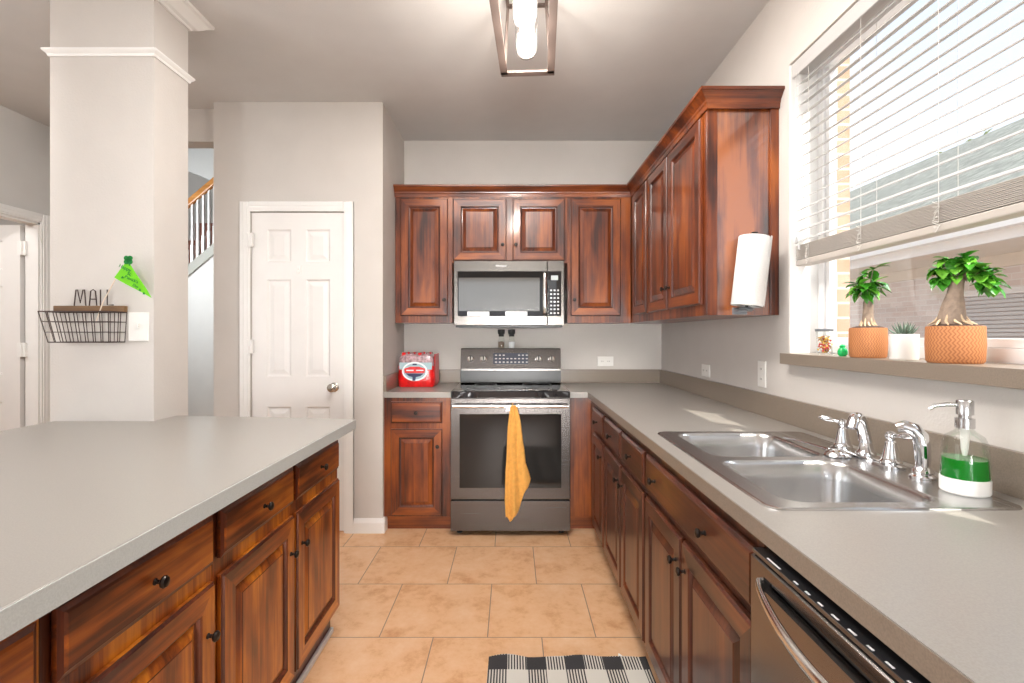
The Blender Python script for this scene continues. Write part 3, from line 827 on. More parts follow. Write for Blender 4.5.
# L-shaped counter with sink cut-out
SX0, SX1, SY0, SY1 = 0.545, 1.100, 1.056, 1.905
c = thing('countertop', 'long L-shaped taupe laminate counter carrying the steel sink under the window', 'countertop', (0.82, 1.5, 0.876))
hx0, hx1, hy0, hy1 = SX0 + 0.02, SX1 - 0.02, SY0 + 0.02, SY1 - 0.02
mb = MB()
XF = 0.495; XE = XR - 0.001
outer = [(XF, -0.65), (XE, -0.65), (XE, YB - 0.001), (0.378, YB - 0.001), (0.378, 3.254), (XF, 3.254)]
for zz in (0,):
    a, b = 0.8765, ZC
    # slab split in strips around the opening; inner faces of the opening added
    def strip(x0, x1, y0, y1):
        mb.add([(x0, y0, b), (x1, y0, b), (x1, y1, b), (x0, y1, b)], [(0, 1, 2, 3)])
        mb.add([(x0, y0, a), (x1, y0, a), (x1, y1, a), (x0, y1, a)], [(3, 2, 1, 0)])
    strip(XF, XE, -0.65, hy0); strip(XF, hx0, hy0, hy1); strip(hx1, XE, hy0, hy1); strip(XF, XE, hy1, 3.254)
    strip(XF, XE, 3.254, YB - 0.001); strip(0.378, XF, 3.254, YB - 0.001)
    def wall_(p, q):
        mb.add([(p[0], p[1], a), (q[0], q[1], a), (q[0], q[1], b), (p[0], p[1], b)], [(0, 1, 2, 3)])
    ring = [(XF, -0.65), (XE, -0.65), (XE, YB - 0.001), (0.378, YB - 0.001), (0.378, 3.254), (XF, 3.254)]
    for i in range(6): wall_(ring[i], ring[(i + 1) % 6])
    ring = [(hx0, hy0), (hx0, hy1), (hx1, hy1), (hx1, hy0)]
    for i in range(4): wall_(ring[i], ring[(i + 1) % 4])
part(mb, 'counter_slab', 'lam', c)
part(B(XF - 0.0022, XF - 0.0002, -0.65, 3.252, 0.8765, ZC - 0.0015), 'front_edge', 'lam_brown', c)
part(B(1.147, XE, -0.65, 3.8795, ZC + 0.0003, 1.018), 'backsplash', 'lam_brown', c, bevel=0.001)
part(B(0.378, XE, 3.88, YB - 0.001, ZC + 0.0003, 1.018), 'backsplash', 'lam_brown', c, bevel=0.001)

# ------------------------------------------------------------------ sink
def rrect(x0, x1, y0, y1, r, z, n=6):
    pts = []
    for cx, cy, a0 in ((x1 - r, y1 - r, 0), (x0 + r, y1 - r, PI / 2), (x0 + r, y0 + r, PI), (x1 - r, y0 + r, 1.5 * PI)):
        for i in range(n + 1):
            a = a0 + (PI / 2) * i / n
            pts.append(Vector((cx + r * math.cos(a), cy + r * math.sin(a), z)))
    return pts


snk = thing('sink', 'double-bowl stainless steel drop-in sink set in the counter under the window', 'sink', (0.82, 1.48, 0.92))
zt = ZC + 0.0045
bowls = [(0.605, 0.955, 1.505, 1.868), (0.598, 0.955, 1.095, 1.462)]
bmx = bmesh.new()
# deck: outer rounded outline with two rounded holes, filled by triangle fill
def ring_edges(pts):
    vs = [bmx.verts.new(p) for p in pts]
    return [bmx.edges.new((vs[i], vs[(i + 1) % len(vs)])) for i in range(len(vs))]
es = ring_edges(rrect(SX0 + 0.006, SX1 - 0.006, SY0 + 0.006, SY1 - 0.006, 0.03, zt))
for (x0, x1, y0, y1) in bowls: es += ring_edges(rrect(x0, x1, y0, y1, 0.055, zt))
bmesh.ops.triangle_fill(bmx, edges=es, use_beauty=True)
bmx.verts.ensure_lookup_table()
mb = MB(); idx = {v: i for i, v in enumerate(bmx.verts)}
mb.add([v.co.copy() for v in bmx.verts], [tuple(idx[v] for v in f.verts) for f in bmx.faces]); bmx.free()
mb.loops([rrect(SX0 + 0.006, SX1 - 0.006, SY0 + 0.006, SY1 - 0.006, 0.03, zt), rrect(SX0 + 0.002, SX1 - 0.002, SY0 + 0.002, SY1 - 0.002, 0.033, zt - 0.001),
          rrect(SX0, SX1, SY0, SY1, 0.035, ZC + 0.0004)], cap0=False, cap1=False)
part(mb, 'rim', 'steel', snk, smooth=True)
for (x0, x1, y0, y1) in bowls:
    mb = MB()
    prf = [(0, 0, .055), (-0.004, -0.004, .057), (0.002, -0.012, .055), (0.010, -0.05, .055), (0.018, -0.14, .06), (0.030, -0.165, .06), (0.06, -0.178, .05), (0.12, -0.182, .04)]
    prf = [(0, 0, .055), (0.004, -0.003, .053), (0.008, -0.010, .052), (0.014, -0.05, .052), (0.022, -0.135, .055), (0.032, -0.160, .055), (0.06, -0.174, .05), (0.12, -0.179, .035)]
    mb.loops([rrect(x0 + i, x1 - i, y0 + i, y1 - i, r, zt + z) for i, z, r in prf], cap0=False, cap1=True)
    bowl = part(mb, 'bowl', 'steel', snk, smooth=True)
    cx, cy = (x0 + x1) / 2, (y0 + y1) / 2
    dr = MB(); dr.lathe((cx, cy, zt - 0.1785), (0, 0, 1), [(0.042, 0), (0.044, 0.003), (0.036, 0.004), (0.030, 0.001), (0.001, 0.001)], 28)
    part(dr, 'drain', 'chrome', bowl, smooth=True)

# ------------------------------------------------------------------ faucet
zd = zt + 0.0005
f = thing('faucet', 'chrome two-handle kitchen faucet standing on the sink ledge below the window', 'faucet', (1.05, 1.49, zd))
FX = 1.055
mb = MB(); mb.loops([rrect(FX - 0.028, FX + 0.028, 1.355, 1.635, 0.027, zd), rrect(FX - 0.028, FX + 0.028, 1.355, 1.635, 0.027, zd + 0.006),
                     rrect(FX - 0.022, FX + 0.022, 1.361, 1.629, 0.021, zd + 0.010)])
part(mb, 'base_plate', 'chrome', f, smooth=True)
mb = MB()
mb.lathe((FX, 1.49, zd + 0.009), (0, 0, 1), [(0.026, 0), (0.026, 0.008), (0.020, 0.014), (0.017, 0.03), (0.012, 0.045), (0.001, 0.05)], 20)
part(mb, 'spout_post', 'chrome', f, smooth=True)
# arched flat spout reaching over the bowl
pts = []
for i in range(15):
    t = i / 14.0
    x = 0.004 + 0.105 * t
    z = zd + 0.030 + 0.103 * math.sin(PI * (0.06 + 0.70 * t))
    pts.append((x, z))
mb = MB(); ls = []
for i, (x, z) in enumerate(pts):
    t = i / 14.0
    j0 = max(0, i - 1); j1 = min(14, i + 1)
    SD = Vector((-0.80, -0.60, 0)); SW = Vector((0.60, -0.80, 0))
    tv = (SD * (pts[j1][0] - pts[j0][0]) + Vector((0, 0, pts[j1][1] - pts[j0][1]))).normalized(); nv = tv.cross(SW).normalized()
    hw = 0.018 - 0.002 * t; th = 0.011 - 0.002 * t
    ls.append([Vector((FX, 1.49, z)) + SD * x + SW * (hw * math.cos(a)) + nv * (th * math.sin(a)) for a in [2 * PI * k / 14 for k in range(14)]])
mb.loops(ls)
part(mb, 'spout', 'chrome', f, smooth=True)
for yy, s in ((1.595, 1), (1.392, -1)):
    mb = MB(); mb.lathe((FX, yy, zd + 0.009), (0, 0, 1), [(0.027, 0), (0.027, 0.006), (0.023, 0.010), (0.021, 0.018), (0.0205, 0.022), (0.014, 0.052), (0.013, 0.060), (0.008, 0.064), (0.013, 0.070), (0.0145, 0.078), (0.010, 0.087), (0.001, 0.090)], 20)
    h = part(mb, 'handle_bell', 'chrome', f, smooth=True)
    lv = MB(); z0 = zd + 0.086
    d = Vector((-0.45 if s > 0 else 0.15, s * 0.55 if s > 0 else -0.8, 0.12)).normalized()
    p0 = Vector((FX, yy, z0))
    lv.tube([p0 + d * q for q in (0, 0.012, 0.022, 0.032, 0.045, 0.060, 0.068, 0.071)], [0.005, 0.006, 0.0045, 0.007, 0.009, 0.0075, 0.005, 0.001], 12)
    part(lv, 'lever', 'chrome', h, smooth=True)
sp = thing('side_sprayer', 'chrome pull-out side sprayer standing between faucet and soap bottle', 'sprayer', (1.055, 1.284, zd))
mb = MB(); mb.lathe((FX, 1.284, zd), (0, 0, 1), [(0.029, 0), (0.029, 0.005), (0.022, 0.010), (0.024, 0.016), (0.020, 0.024), (0.016, 0.028)], 22)
part(mb, 'socket', 'chrome', sp, smooth=True)
mb = MB(); mb.tube([(FX, 1.284, zd + 0.026), (FX, 1.284, zd + 0.05), (FX, 1.286, zd + 0.08), (FX - 0.003, 1.289, zd + 0.105), (FX - 0.014, 1.296, zd + 0.122), (FX - 0.030, 1.306, zd + 0.128), (FX - 0.044, 1.314, zd + 0.122)],
                    [0.015, 0.017, 0.018, 0.018, 0.0175, 0.016, 0.013], 16)
part(mb, 'spray_head', 'chrome', sp, smooth=True)
# ladle lying across the sink ledge
ld = thing('serving_spoon', 'chrome long-handled spoon lying bowl-down on the sink divider by the faucet', 'spoon', (0.99, 1.52, zd))
mb = MB(); mb.lathe((0.985, 1.515, zd + 0.001), (0, 0, 1), [(0.036, 0.0), (0.037, 0.003), (0.032, 0.010), (0.020, 0.018), (0.001, 0.021)], 24)
part(mb, 'bowl', 'chrome', ld, smooth=True)
mb = MB(); mb.tube([(0.975, 1.535, zd + 0.013), (0.972, 1.56, zd + 0.014), (0.968, 1.62, zd + 0.013), (0.965, 1.69, zd + 0.010), (0.962, 1.745, zd + 0.006), (0.960, 1.765, zd + 0.0045)], [0.007, 0.0045, 0.004, 0.0045, 0.006, 0.003], 10)
part(mb, 'handle', 'chrome', ld, smooth=True)

# soap dispenser
sx, sy = 1.055, 1.165
b = thing('soap_dispenser', 'glass soap bottle with green liquid, white base and steel pump beside the sink', 'soap dispenser', (sx, sy, zd))
mb = MB(); mb.lathe((sx, sy, zd), (0, 0, 1), [(0.043, 0), (0.0465, 0.004), (0.0465, 0.034), (0.0455, 0.036)], 32)
part(mb, 'ceramic_base', 'ceramic', b, smooth=True)
mb = MB(); mb.lathe((sx, sy, zd + 0.0362), (0, 0, 1), [(0.0440, 0), (0.0440, 0.002), (0.0415, 0.044), (0.001, 0.0442)], 32)
part(mb, 'green_soap', 'soap', b, smooth=True)
mb = MB(); mb.lathe((sx, sy, zd + 0.0365), (0, 0, 1), [(0.0458, 0), (0.0450, 0.03), (0.0420, 0.078), (0.036, 0.094), (0.022, 0.104), (0.0165, 0.110), (0.0165, 0.118)], 32, cap0=False, cap1=False)
part(mb, 'glass_bottle', 'glass', b, smooth=True)
mb = MB(); mb.lathe((sx, sy, zd + 0.150), (0, 0, 1), [(0.0185, 0), (0.0185, 0.022), (0.012, 0.023), (0.012, 0.030), (0.0165, 0.031), (0.0165, 0.062), (0.015, 0.064), (0.001, 0.064)], 24)
p = part(mb, 'pump', 'steel', b, smooth=True)
mb = MB(); mb.tube([(sx, sy, zd + 0.203), (sx - 0.030, sy + 0.012, zd + 0.203), (sx - 0.052, sy + 0.020, zd + 0.199), (sx - 0.064, sy + 0.024, zd + 0.190)], [0.005, 0.005, 0.0045, 0.004], 10)
part(mb, 'nozzle', 'steel', p, smooth=True)
mb = MB(); mb.tube([(sx, sy, zd + 0.149), (sx, sy, zd + 0.10), (sx, sy, zd + 0.085)], [0.010, 0.007, 0.004], 12)
part(mb, 'dip_tube', 'white_plastic', b, smooth=True)

# ------------------------------------------------------------------ range
RX0, RX1 = -0.392, 0.372; RF = 3.185
rg = thing('range', 'black stainless freestanding electric range with glass oven door, centred on the back wall', 'oven', (0, 3.5, 0))
part(B(RX0 + 0.003, RX1 - 0.003, RF + 0.04, 3.862, 0.03, 0.886), 'body', 'black_steel', rg)
mb = MB()
for x in (RX0 + 0.05, RX1 - 0.05):
    for y in (RF + 0.08, 3.80): mb.lathe((x, y, 0), (0, 0, 1), [(0.018, 0), (0.018, 0.03)], 12)
part(mb, 'leveling_feet', 'black', rg)
ct = MB(); ct.loops([rrect(RX0, RX1, RF - 0.005, 3.80, 0.015, 0.8865), rrect(RX0, RX1, RF - 0.005, 3.80, 0.015, 0.924), rrect(RX0 + 0.008, RX1 - 0.008, RF + 0.005, 3.795, 0.012, 0.928)])
ck = part(ct, 'cooktop', 'black_glass', rg, smooth=True)
for (x, y, r) in ((-0.19, 3.36, 0.11), (0.18, 3.36, 0.085), (-0.19, 3.63, 0.08), (0.18, 3.63, 0.105)):
    rb = MB()
    rb.loops([[(x + rr * math.cos(2 * PI * k / 40), y + rr * math.sin(2 * PI * k / 40), zz) for k in range(40)] for rr, zz in ((r, 0.9281), (r, 0.9285), (r - 0.003, 0.9285), (r - 0.003, 0.9281))], closed=True)
    part(rb, 'burner_ring', 'ring_grey', ck)
# door
mb = MB(); mb.box(RX0, RX1, RF - 0.002, RF + 0.038, 0.238, 0.880)
dr = part(mb, 'oven_door', 'black_steel', rg, bevel=0.004)
mb = MB(); mb.box(RX0 + 0.058, RX1 - 0.058, RF - 0.0055, RF - 0.0015, 0.312, 0.782)
part(mb, 'oven_window', 'oven_glass', dr, bevel=0.002)
mb = MB(); mb.tube([(RX0 + 0.02, RF - 0.052, 0.838), (RX1 - 0.02, RF - 0.052, 0.838)], 0.0125, 16)
for x in (RX0 + 0.035, RX1 - 0.035): mb.tube([(x, RF - 0.052, 0.838), (x, RF - 0.001, 0.838)], 0.010, 12)
part(mb, 'oven_handle', 'handle_steel', dr, smooth=True)
part(B(RX0, RX1, RF - 0.002, RF + 0.038, 0.036, 0.230), 'storage_drawer', 'black_steel', rg, bevel=0.004)
# back guard
mb = MB(); mb.prism([(3.76, 0.9285), (3.862, 0.9285), (3.862, 1.183), (3.79, 1.183), (3.765, 1.04), (3.76, 1.03)], 'x', RX0 + 0.004, RX1 - 0.004)
bg = part(mb, 'control_panel', 'black_steel', rg, bevel=0.003)
mb = MB(); mb.box(RX0 + 0.005, RX1 - 0.005, 3.755, 3.7598, 0.930, 1.018)
part(mb, 'lower_trim', 'black', bg)
def PP(x, z, o=0.0):   # point on the sloped control face, o out of it
    y = 3.765 + (z - 1.04) * (0.025 / 0.143)
    return Vector((x, y - o * 0.985, z + o * 0.17))
n_ = (PP(0, 1.1, 1) - PP(0, 1.1, 0)).normalized()
for x in (-0.312, -0.215, 0.200, 0.298):
    kb = MB(); kb.lathe(PP(x, 1.105, -0.001), n_, [(0.026, 0), (0.026, 0.004), (0.021, 0.006), (0.019, 0.026), (0.017, 0.029), (0.001, 0.029)], 24)
    k_ = part(kb, 'knob', 'handle_steel', bg, smooth=True)
    p0 = PP(x, 1.105, 0.028); kk = MB(); kk.tube([p0 + Vector((0, 0, -0.015)), p0 + Vector((0, 0, 0.017))], 0.005, 8)
    part(kk, 'knob_grip', 'black', k_)
mb = MB(); mb.loops([[PP(-0.142, 1.066, o), PP(0.122, 1.066, o), PP(0.122, 1.148, o), PP(-0.142, 1.148, o)] for o in (-0.002, 0.003)])
ds = part(mb, 'display', 'display', bg)
mb = MB()
for i in range(9):
    for j in range(3):
        if 3 <= i <= 5 and j == 2: continue
        x = -0.128 + i * 0.029; z = 1.076 + j * 0.026
        mb.loops([[PP(x, z, o), PP(x + 0.015, z, o), PP(x + 0.015, z + 0.008, o), PP(x, z + 0.008, o)] for o in (0.0031, 0.0036)])
part(mb, 'button_markings', 'grey_mark', ds)

# mustard towel through the oven handle
def towel():
    mb = MB(); nu, nv = 26, 40; g = {}
    yh = RF - 0.052
    for j in range(nv + 1):
        v = j / nv
        for i in range(nu + 1):
            u = i / nu * 2 - 1
            hw = 0.015 + 0.047 * min(1, v * 1.7) ** 0.8 + 0.004 * math.sin(v * 9)
            x = 0.010 + 0.014 * v + u * hw
            if v > 0.78: x += 0.030 * (v - 0.78) / 0.22 * (0.0 if u < -0.2 else (u + 0.2) / 1.2)
            fold = math.cos(u * 7.5 + v * 1.2) * 0.010 * (0.35 + v) + math.cos(u * 3.1 + 0.6) * 0.010 * v
            bot = 0.735 - 0.0 * u
            zt_ = 0.846
            L = 0.735 - 0.05 * abs(u + 0.6) - (0.0 if u < -0.1 else 0.17 * (u + 0.1)) + 0.012 * math.sin(u * 9)
            z = zt_ - L * v * 0.98
            y = yh - 0.018 - fold - 0.004 * math.sin(v * 11)
            g[(i, j)] = (x, y, z)
    vs = [g[(i, j)] for j in range(nv + 1) for i in range(nu + 1)]
    fs = [(j * (nu + 1) + i, j * (nu + 1) + i + 1, (j + 1) * (nu + 1) + i + 1, (j + 1) * (nu + 1) + i) for j in range(nv) for i in range(nu)]
    mb.add(vs, fs)
    return mb
tw = thing('dish_towel', 'mustard yellow cloth towel hanging from the oven door handle', 'towel', (0, RF - 0.06, 0.84))
part(towel(), 'cloth', 'towel', tw, smooth=True, solid=0.003)
mb = MB(); mb.tube([(0.004, RF - 0.052 + 0.0165 * math.cos(a), 0.838 + 0.0165 * math.sin(a)) for a in [2 * PI * k / 16 for k in range(16)]], 0.0035, 8, closed=True)
part(mb, 'hanging_loop', 'towel', tw, smooth=True)
part(B(-0.040, -0.012, RF - 0.070, RF - 0.066, 0.810, 0.846), 'care_tag', 'logo_white', tw, bevel=0.001)

# ------------------------------------------------------------------ microwave
MX0, MX1, MF, MZ0, MZ1 = -0.400, 0.358, 3.435, 1.352, 1.7965
mw = thing('microwave', 'stainless over-the-range microwave mounted below the short wall cabinet', 'microwave', (0, 3.6, MZ0))
part(B(MX0, MX1, MF + 0.04, YB - 0.002, MZ0, MZ1), 'body', 'micro_steel', mw)
part(B(MX0 + 0.01, MX1 - 0.01, MF + 0.02, YB - 0.01, MZ0 - 0.014, MZ0 - 0.0003), 'vent_base', 'black', mw)
DXR = 0.160 + 0.082
fr_ = part(B(MX0, DXR, MF, MF + 0.0395, MZ0, MZ1), 'door', 'micro_steel', mw, bevel=0.004)
gl = part(B(MX0 + 0.026, DXR - 0.004, MF - 0.003, MF - 0.0002, MZ0 + 0.062, MZ1 - 0.073), 'door_glass', 'mirror_glass', fr_, bevel=0.001)
part(B(MX0 + 0.034, DXR - 0.052, MF - 0.0042, MF - 0.0031, MZ0 + 0.098, MZ1 - 0.118), 'viewing_window', 'mirror_window', fr_)
part(B(DXR + 0.002, MX1, MF, MF + 0.0395, MZ0, MZ1), 'control_frame', 'micro_steel', mw, bevel=0.003)
cp = part(B(DXR + 0.006, MX1 - 0.020, MF - 0.003, MF - 0.0002, MZ0 + 0.062, MZ1 - 0.073), 'control_panel', 'black_glass', mw)
part(B(DXR + 0.026, DXR + 0.074, MF - 0.0045, MF - 0.0031, MZ1 - 0.135, MZ1 - 0.103), 'clock_display', 'lcd', cp)
mb = MB()
for i in range(3):
    for j in range(7):
        x = DXR + 0.020 + i * 0.024; z = MZ0 + 0.078 + j * 0.026
        mb.box(x, x + 0.013, MF - 0.0040, MF - 0.0031, z, z + 0.011)
part(mb, 'button_markings', 'grey_mark', cp)
mb = MB(); hx = DXR - 0.018
mb.tube([(hx, MF - 0.002, MZ0 + 0.078), (hx, MF - 0.030, MZ0 + 0.092), (hx, MF - 0.036, MZ0 + 0.13), (hx, MF - 0.038, MZ0 + 0.22), (hx, MF - 0.036, MZ1 - 0.14), (hx, MF - 0.030, MZ1 - 0.10), (hx, MF - 0.002, MZ1 - 0.086)], 0.015, 12)
part(mb, 'door_handle', 'handle_steel', fr_, smooth=True)
for x in (-0.306, -0.045):
    part(B(x, x + 0.150, MF - 0.0052, MF - 0.0043, MZ0 + 0.065, MZ0 + 0.094), 'white_strip', 'logo_white', fr_)  # white strips with grey lines, low on the door
    mb = MB(); mb.box(x + 0.010, x + 0.135, MF - 0.0058, MF - 0.0053, MZ0 + 0.084, MZ0 + 0.087); mb.box(x + 0.010, x + 0.11, MF - 0.0058, MF - 0.0053, MZ0 + 0.076, MZ0 + 0.078)
    part(mb, 'strip_lines', 'grey_mark', fr_)


def text_part(body, size, loc, rot, mat, parent, root_off, name, extrude=0.0006, align='CENTER'):
    cu = bpy.data.curves.new('t', 'FONT'); cu.body = body; cu.size = size; cu.extrude = extrude; cu.align_x = align; cu.align_y = 'CENTER'
    to = bpy.data.objects.new('t', cu); C.objects.link(to)
    bpy.context.view_layer.update()
    me = bpy.data.meshes.new_from_object(to.evaluated_get(bpy.context.evaluated_depsgraph_get()))
    bpy.data.objects.remove(to); bpy.data.curves.remove(cu)
    from mathutils import Euler
    me.transform(Matrix.Translation(Vector(loc) - Vector(root_off)) @ Euler(rot).to_matrix().to_4x4())
    me.materials.clear(); me.materials.append(M[mat])
    o = bpy.data.objects.new(name, me); C.objects.link(o); o.parent = parent
    return o


text_part('Whirlpool', 0.018, (-0.075, MF - 0.0012, MZ1 - 0.036), (PI / 2, 0, 0), 'logo_white', fr_, (0, 3.6, MZ0), 'logo')

# salt and pepper grinders on the range back guard
for x, lab in ((-0.082, 'left one of the two black-topped clear grinders on the oven back panel'), (-0.003, 'right one of the two black-topped clear grinders on the oven back panel')):
    g = thing('spice_grinder', lab, 'grinder', (x, 3.826, 1.1832), 'grinders on the oven back panel')
    mb = MB(); mb.lathe((x, 3.826, 1.1832), (0, 0, 1), [(0.026, 0), (0.027, 0.004), (0.026, 0.05), (0.020, 0.075), (0.018, 0.090)], 20, cap1=False)
    part(mb, 'glass_jar', 'glass', g, smooth=True)
    mb = MB(); mb.lathe((x, 3.826, 1.187), (0, 0, 1), [(0.022, 0), (0.023, 0.045), (0.001, 0.050)], 16)
    part(mb, 'contents', 'bark' if x < -0.05 else 'logo_white', g, smooth=True)
    mb = MB(); mb.lathe((x, 3.826, 1.2732), (0, 0, 1), [(0.021, 0), (0.021, 0.012), (0.019, 0.014), (0.027, 0.022), (0.029, 0.045), (0.027, 0.054), (0.001, 0.056)], 20)
    part(mb, 'grinder_cap', 'black', g, smooth=True)

# ------------------------------------------------------------------ red shrink-wrapped drink pack
px0, px1, py0, py1, pz0 = -0.811, -0.556, 3.555, 3.790, ZC + 0.0006
pk = thing('drink_pack', 'red shrink-wrapped pack of soda bottles on the small counter left of the oven', 'drink pack', ((px0 + px1) / 2, 3.66, pz0))
mb = MB(); ls = []
for (i, z, r) in ((0.006, 0, .02), (0, 0.008, .025), (-0.003, 0.06, .03), (0, 0.10, .03), (-0.002, 0.15, .03), (0.004, 0.20, .03), (0.012, 0.222, .03), (0.03, 0.232, .02)):
    pts = rrect(px0 + i, px1 - i, py0 + i, py1 - i, r, pz0 + z, 5)
    ls.append(pts)
mb.cur = 0; mb.loops(ls[:5], cap1=False); mb.cur = 1; mb.loops(ls[4:], cap0=False)
for v in mb.v:   # scalloped by the bottles inside
    k = math.cos((v.x - px0) / (px1 - px0) * 2 * PI * 4) * 0.004
    if v.y < (py0 + py1) / 2: v.y += k
    v.x += math.cos((v.y - py0) / (py1 - py0) * 2 * PI * 3) * 0.003
bp_ = part(mb, 'wrap', ['red_wrap', 'clear_wrap'], pk, smooth=True)
for i in range(4):
    for j in range(3):
        x = px0 + 0.035 + i * 0.0575; y = py0 + 0.035 + j * 0.07
        q = MB(); q.lathe((x, y, pz0 + 0.222), (0, 0, 1), [(0.020, 0), (0.013, 0.010), (0.014, 0.012), (0.014, 0.022), (0.001, 0.024)], 12)
        part(q, 'bottle_top', 'clear_wrap' if (i + j) % 2 else 'red_wrap', pk, smooth=True)
# side flap of red film
part(MB().box(px1 + 0.001, px1 + 0.006, py0 + 0.02, py1 - 0.02, pz0 + 0.02, pz0 + 0.235), 'side_film', 'red_wrap', pk, bevel=0.002)
# oval emblem on the front
def oval(a, b, cx, cz, y, t, n=40, a2=0, b2=0):
    q = MB()
    if a2: q.loops([[(cx + A * math.cos(2 * PI * k / n), yy, cz + Bb * math.sin(2 * PI * k / n)) for k in range(n)] for A, Bb, yy in ((a, b, y), (a, b, y - t), (a2, b2, y - t), (a2, b2, y))], closed=True)
    else: q.loops([[(cx + a * math.cos(2 * PI * k / n), yy, cz + b * math.sin(2 * PI * k / n)) for k in range(n)] for yy in (y, y - t)])
    return q
ecx, ecz = -0.690, pz0 + 0.112; ey = py0 - 0.0075
part(B(px0 + 0.012, px1 - 0.012, ey + 0.0003, ey + 0.003, pz0 + 0.125, pz0 + 0.175), 'grey_print_band', 'logo_teal', pk)
part(oval(0.088, 0.066, ecx, ecz, ey, 0.001), 'emblem_disc', 'logo_teal', pk)
part(oval(0.090, 0.068, ecx, ecz, ey - 0.001, 0.001, a2=0.079, b2=0.057), 'emblem_ring', 'logo_white', pk)
em = MB(); em.prism([(ecx - 0.070, ecz - 0.012), (ecx - 0.075, ecz + 0.020), (ecx - 0.03, ecz + 0.034), (ecx + 0.03, ecz + 0.034), (ecx + 0.075, ecz + 0.020), (ecx + 0.070, ecz - 0.012)], 'y', ey - 0.0025, ey - 0.0012)
part(em, 'emblem_red_band', 'red_wrap', pk)
em = MB(); em.prism([(ecx - 0.065, ecz - 0.014), (ecx + 0.065, ecz - 0.014), (ecx + 0.04, ecz - 0.034), (ecx + 0.008, ecz - 0.040), (ecx + 0.004, ecz - 0.066), (ecx - 0.016, ecz - 0.066), (ecx - 0.016, ecz - 0.040), (ecx - 0.04, ecz - 0.034)], 'y', ey - 0.0025, ey - 0.0012)
part(em, 'emblem_navy', 'logo_navy', pk)
em = MB(); em.box(ecx - 0.060, ecx - 0.008, ey - 0.0035, ey - 0.0026, ecz + 0.004, ecz + 0.011); em.box(ecx + 0.010, ecx + 0.062, ey - 0.0035, ey - 0.0026, ecz + 0.004, ecz + 0.011)
part(em, 'emblem_lettering', 'logo_white', pk)
em = MB(); em.prism([(ecx - 0.018, ecz + 0.045), (ecx + 0.018, ecz + 0.045), (ecx + 0.012, ecz + 0.055), (ecx - 0.012, ecz + 0.055)], 'y', ey - 0.0025, ey - 0.0012)
part(em, 'emblem_cap', 'logo_navy', pk)

# ------------------------------------------------------------------ dishwasher
dw = thing('dishwasher', 'stainless dishwasher with bowed bar handle under the near right counter', 'dishwasher', (0.8, 0.72, 0))
part(B(0.535, 1.12, 0.412, 1.022, 0.10, 0.855), 'body', 'black', dw)
part(B(0.56, 1.12, 0.412, 1.022, 0.0, 0.0995), 'toe_kick', 'black', dw)
mb = MB()   # door with a long recessed slot
y0, y1 = 0.415, 1.000
mb.prism([(0.478, 0.105), (0.534, 0.105), (0.534, 0.852), (0.490, 0.852), (0.478, 0.846), (0.478, 0.826), (0.490, 0.826), (0.500, 0.806), (0.478, 0.800)], 'y', y0 + 0.05, y1 - 0.05)
mb.prism([(0.478, 0.105), (0.534, 0.105), (0.534, 0.852), (0.490, 0.852), (0.478, 0.846)], 'y', y0, y0 + 0.05)
mb.prism([(0.478, 0.105), (0.534, 0.105), (0.534, 0.852), (0.490, 0.852), (0.478, 0.846)], 'y', y1 - 0.05, y1)
dd = part(mb, 'door', 'black_steel_y', dw)
part(B(0.4925, 0.4995, y0 + 0.052, y1 - 0.052, 0.8075, 0.8255), 'pocket_liner', 'black', dd)
mb = MB(); n = 24
ls = []
for i in range(n + 1):
    t = i / n; y = y1 - 0.035 - (y1 - y0 - 0.07) * t
    bow = math.sin(PI * t) ** 0.8
    x = 0.475 - 0.040 * bow; z = 0.806 - 0.012 * bow
    ls.append([Vector((x + 0.006 * math.cos(a), y, z + 0.012 * math.sin(a))) for a in [2 * PI * k / 12 for k in range(12)]])
mb.loops(ls)
part(mb, 'bar_handle', 'handle_steel', dd, smooth=True)
cp = part(B(0.4805, 0.530, y0, y1, 0.8525, 0.861), 'control_strip', 'black_glass', dw, bevel=0.001)
mb = MB()
yy = 0.95
for L_ in (0.045, 0.0, 0.012, 0.012, 0.012, 0.016, 0.016, 0.012, 0.014, 0.03, 0.012, 0.02, 0.012):
    if L_: mb.box(0.4835, 0.4870, yy - L_, yy, 0.8611, 0.8615)
    yy -= L_ + 0.022
part(mb, 'button_markings', 'grey_mark', cp)

# ------------------------------------------------------------------ window, blind, sill
win = struct('window_1', MB().box(1.285, 1.335, WY0, WY0 + 0.035, WZ0 + 0.045, WZ1).box(1.285, 1.335, WY1 - 0.04, WY1, WZ0 + 0.045, WZ1)
             .box(1.285, 1.335, WY0 + 0.035, WY1 - 0.04, WZ0 + 0.045, WZ0 + 0.085).box(1.285, 1.335, WY0 + 0.035, WY1 - 0.04, WZ1 - 0.035, WZ1), 'vinyl', bevel=0.003)
mb = MB()   # sliding sash frames
mb.box(1.295, 1.325, WY0 + 0.036, WY1 - 0.041, 1.2505, 1.275)
mb.box(1.295, 1.325, WY1 - 0.065, WY1 - 0.041, 1.275, WZ1 - 0.036)
mb.build('sash', 'vinyl', win, bevel=0.002)
B(1.308, 1.312, WY0 + 0.036, WY1 - 0.066, 1.276, WZ1 - 0.036).build('glass_pane', 'pane', win)
# deep laminate sill with an overhanging nose
mb = MB(); mb.box(1.120, 1.1648, WY0 - 0.05, WY1 - 0.012, WZ0, WZ0 + 0.045); mb.box(1.165, 1.2848, WY0 + 0.001, WY1 - 0.001, WZ0 + 0.001, WZ0 + 0.045)
sl = struct('trim_8', mb, 'lam_brown', bevel=0.0015)
SZ = WZ0 + 0.045
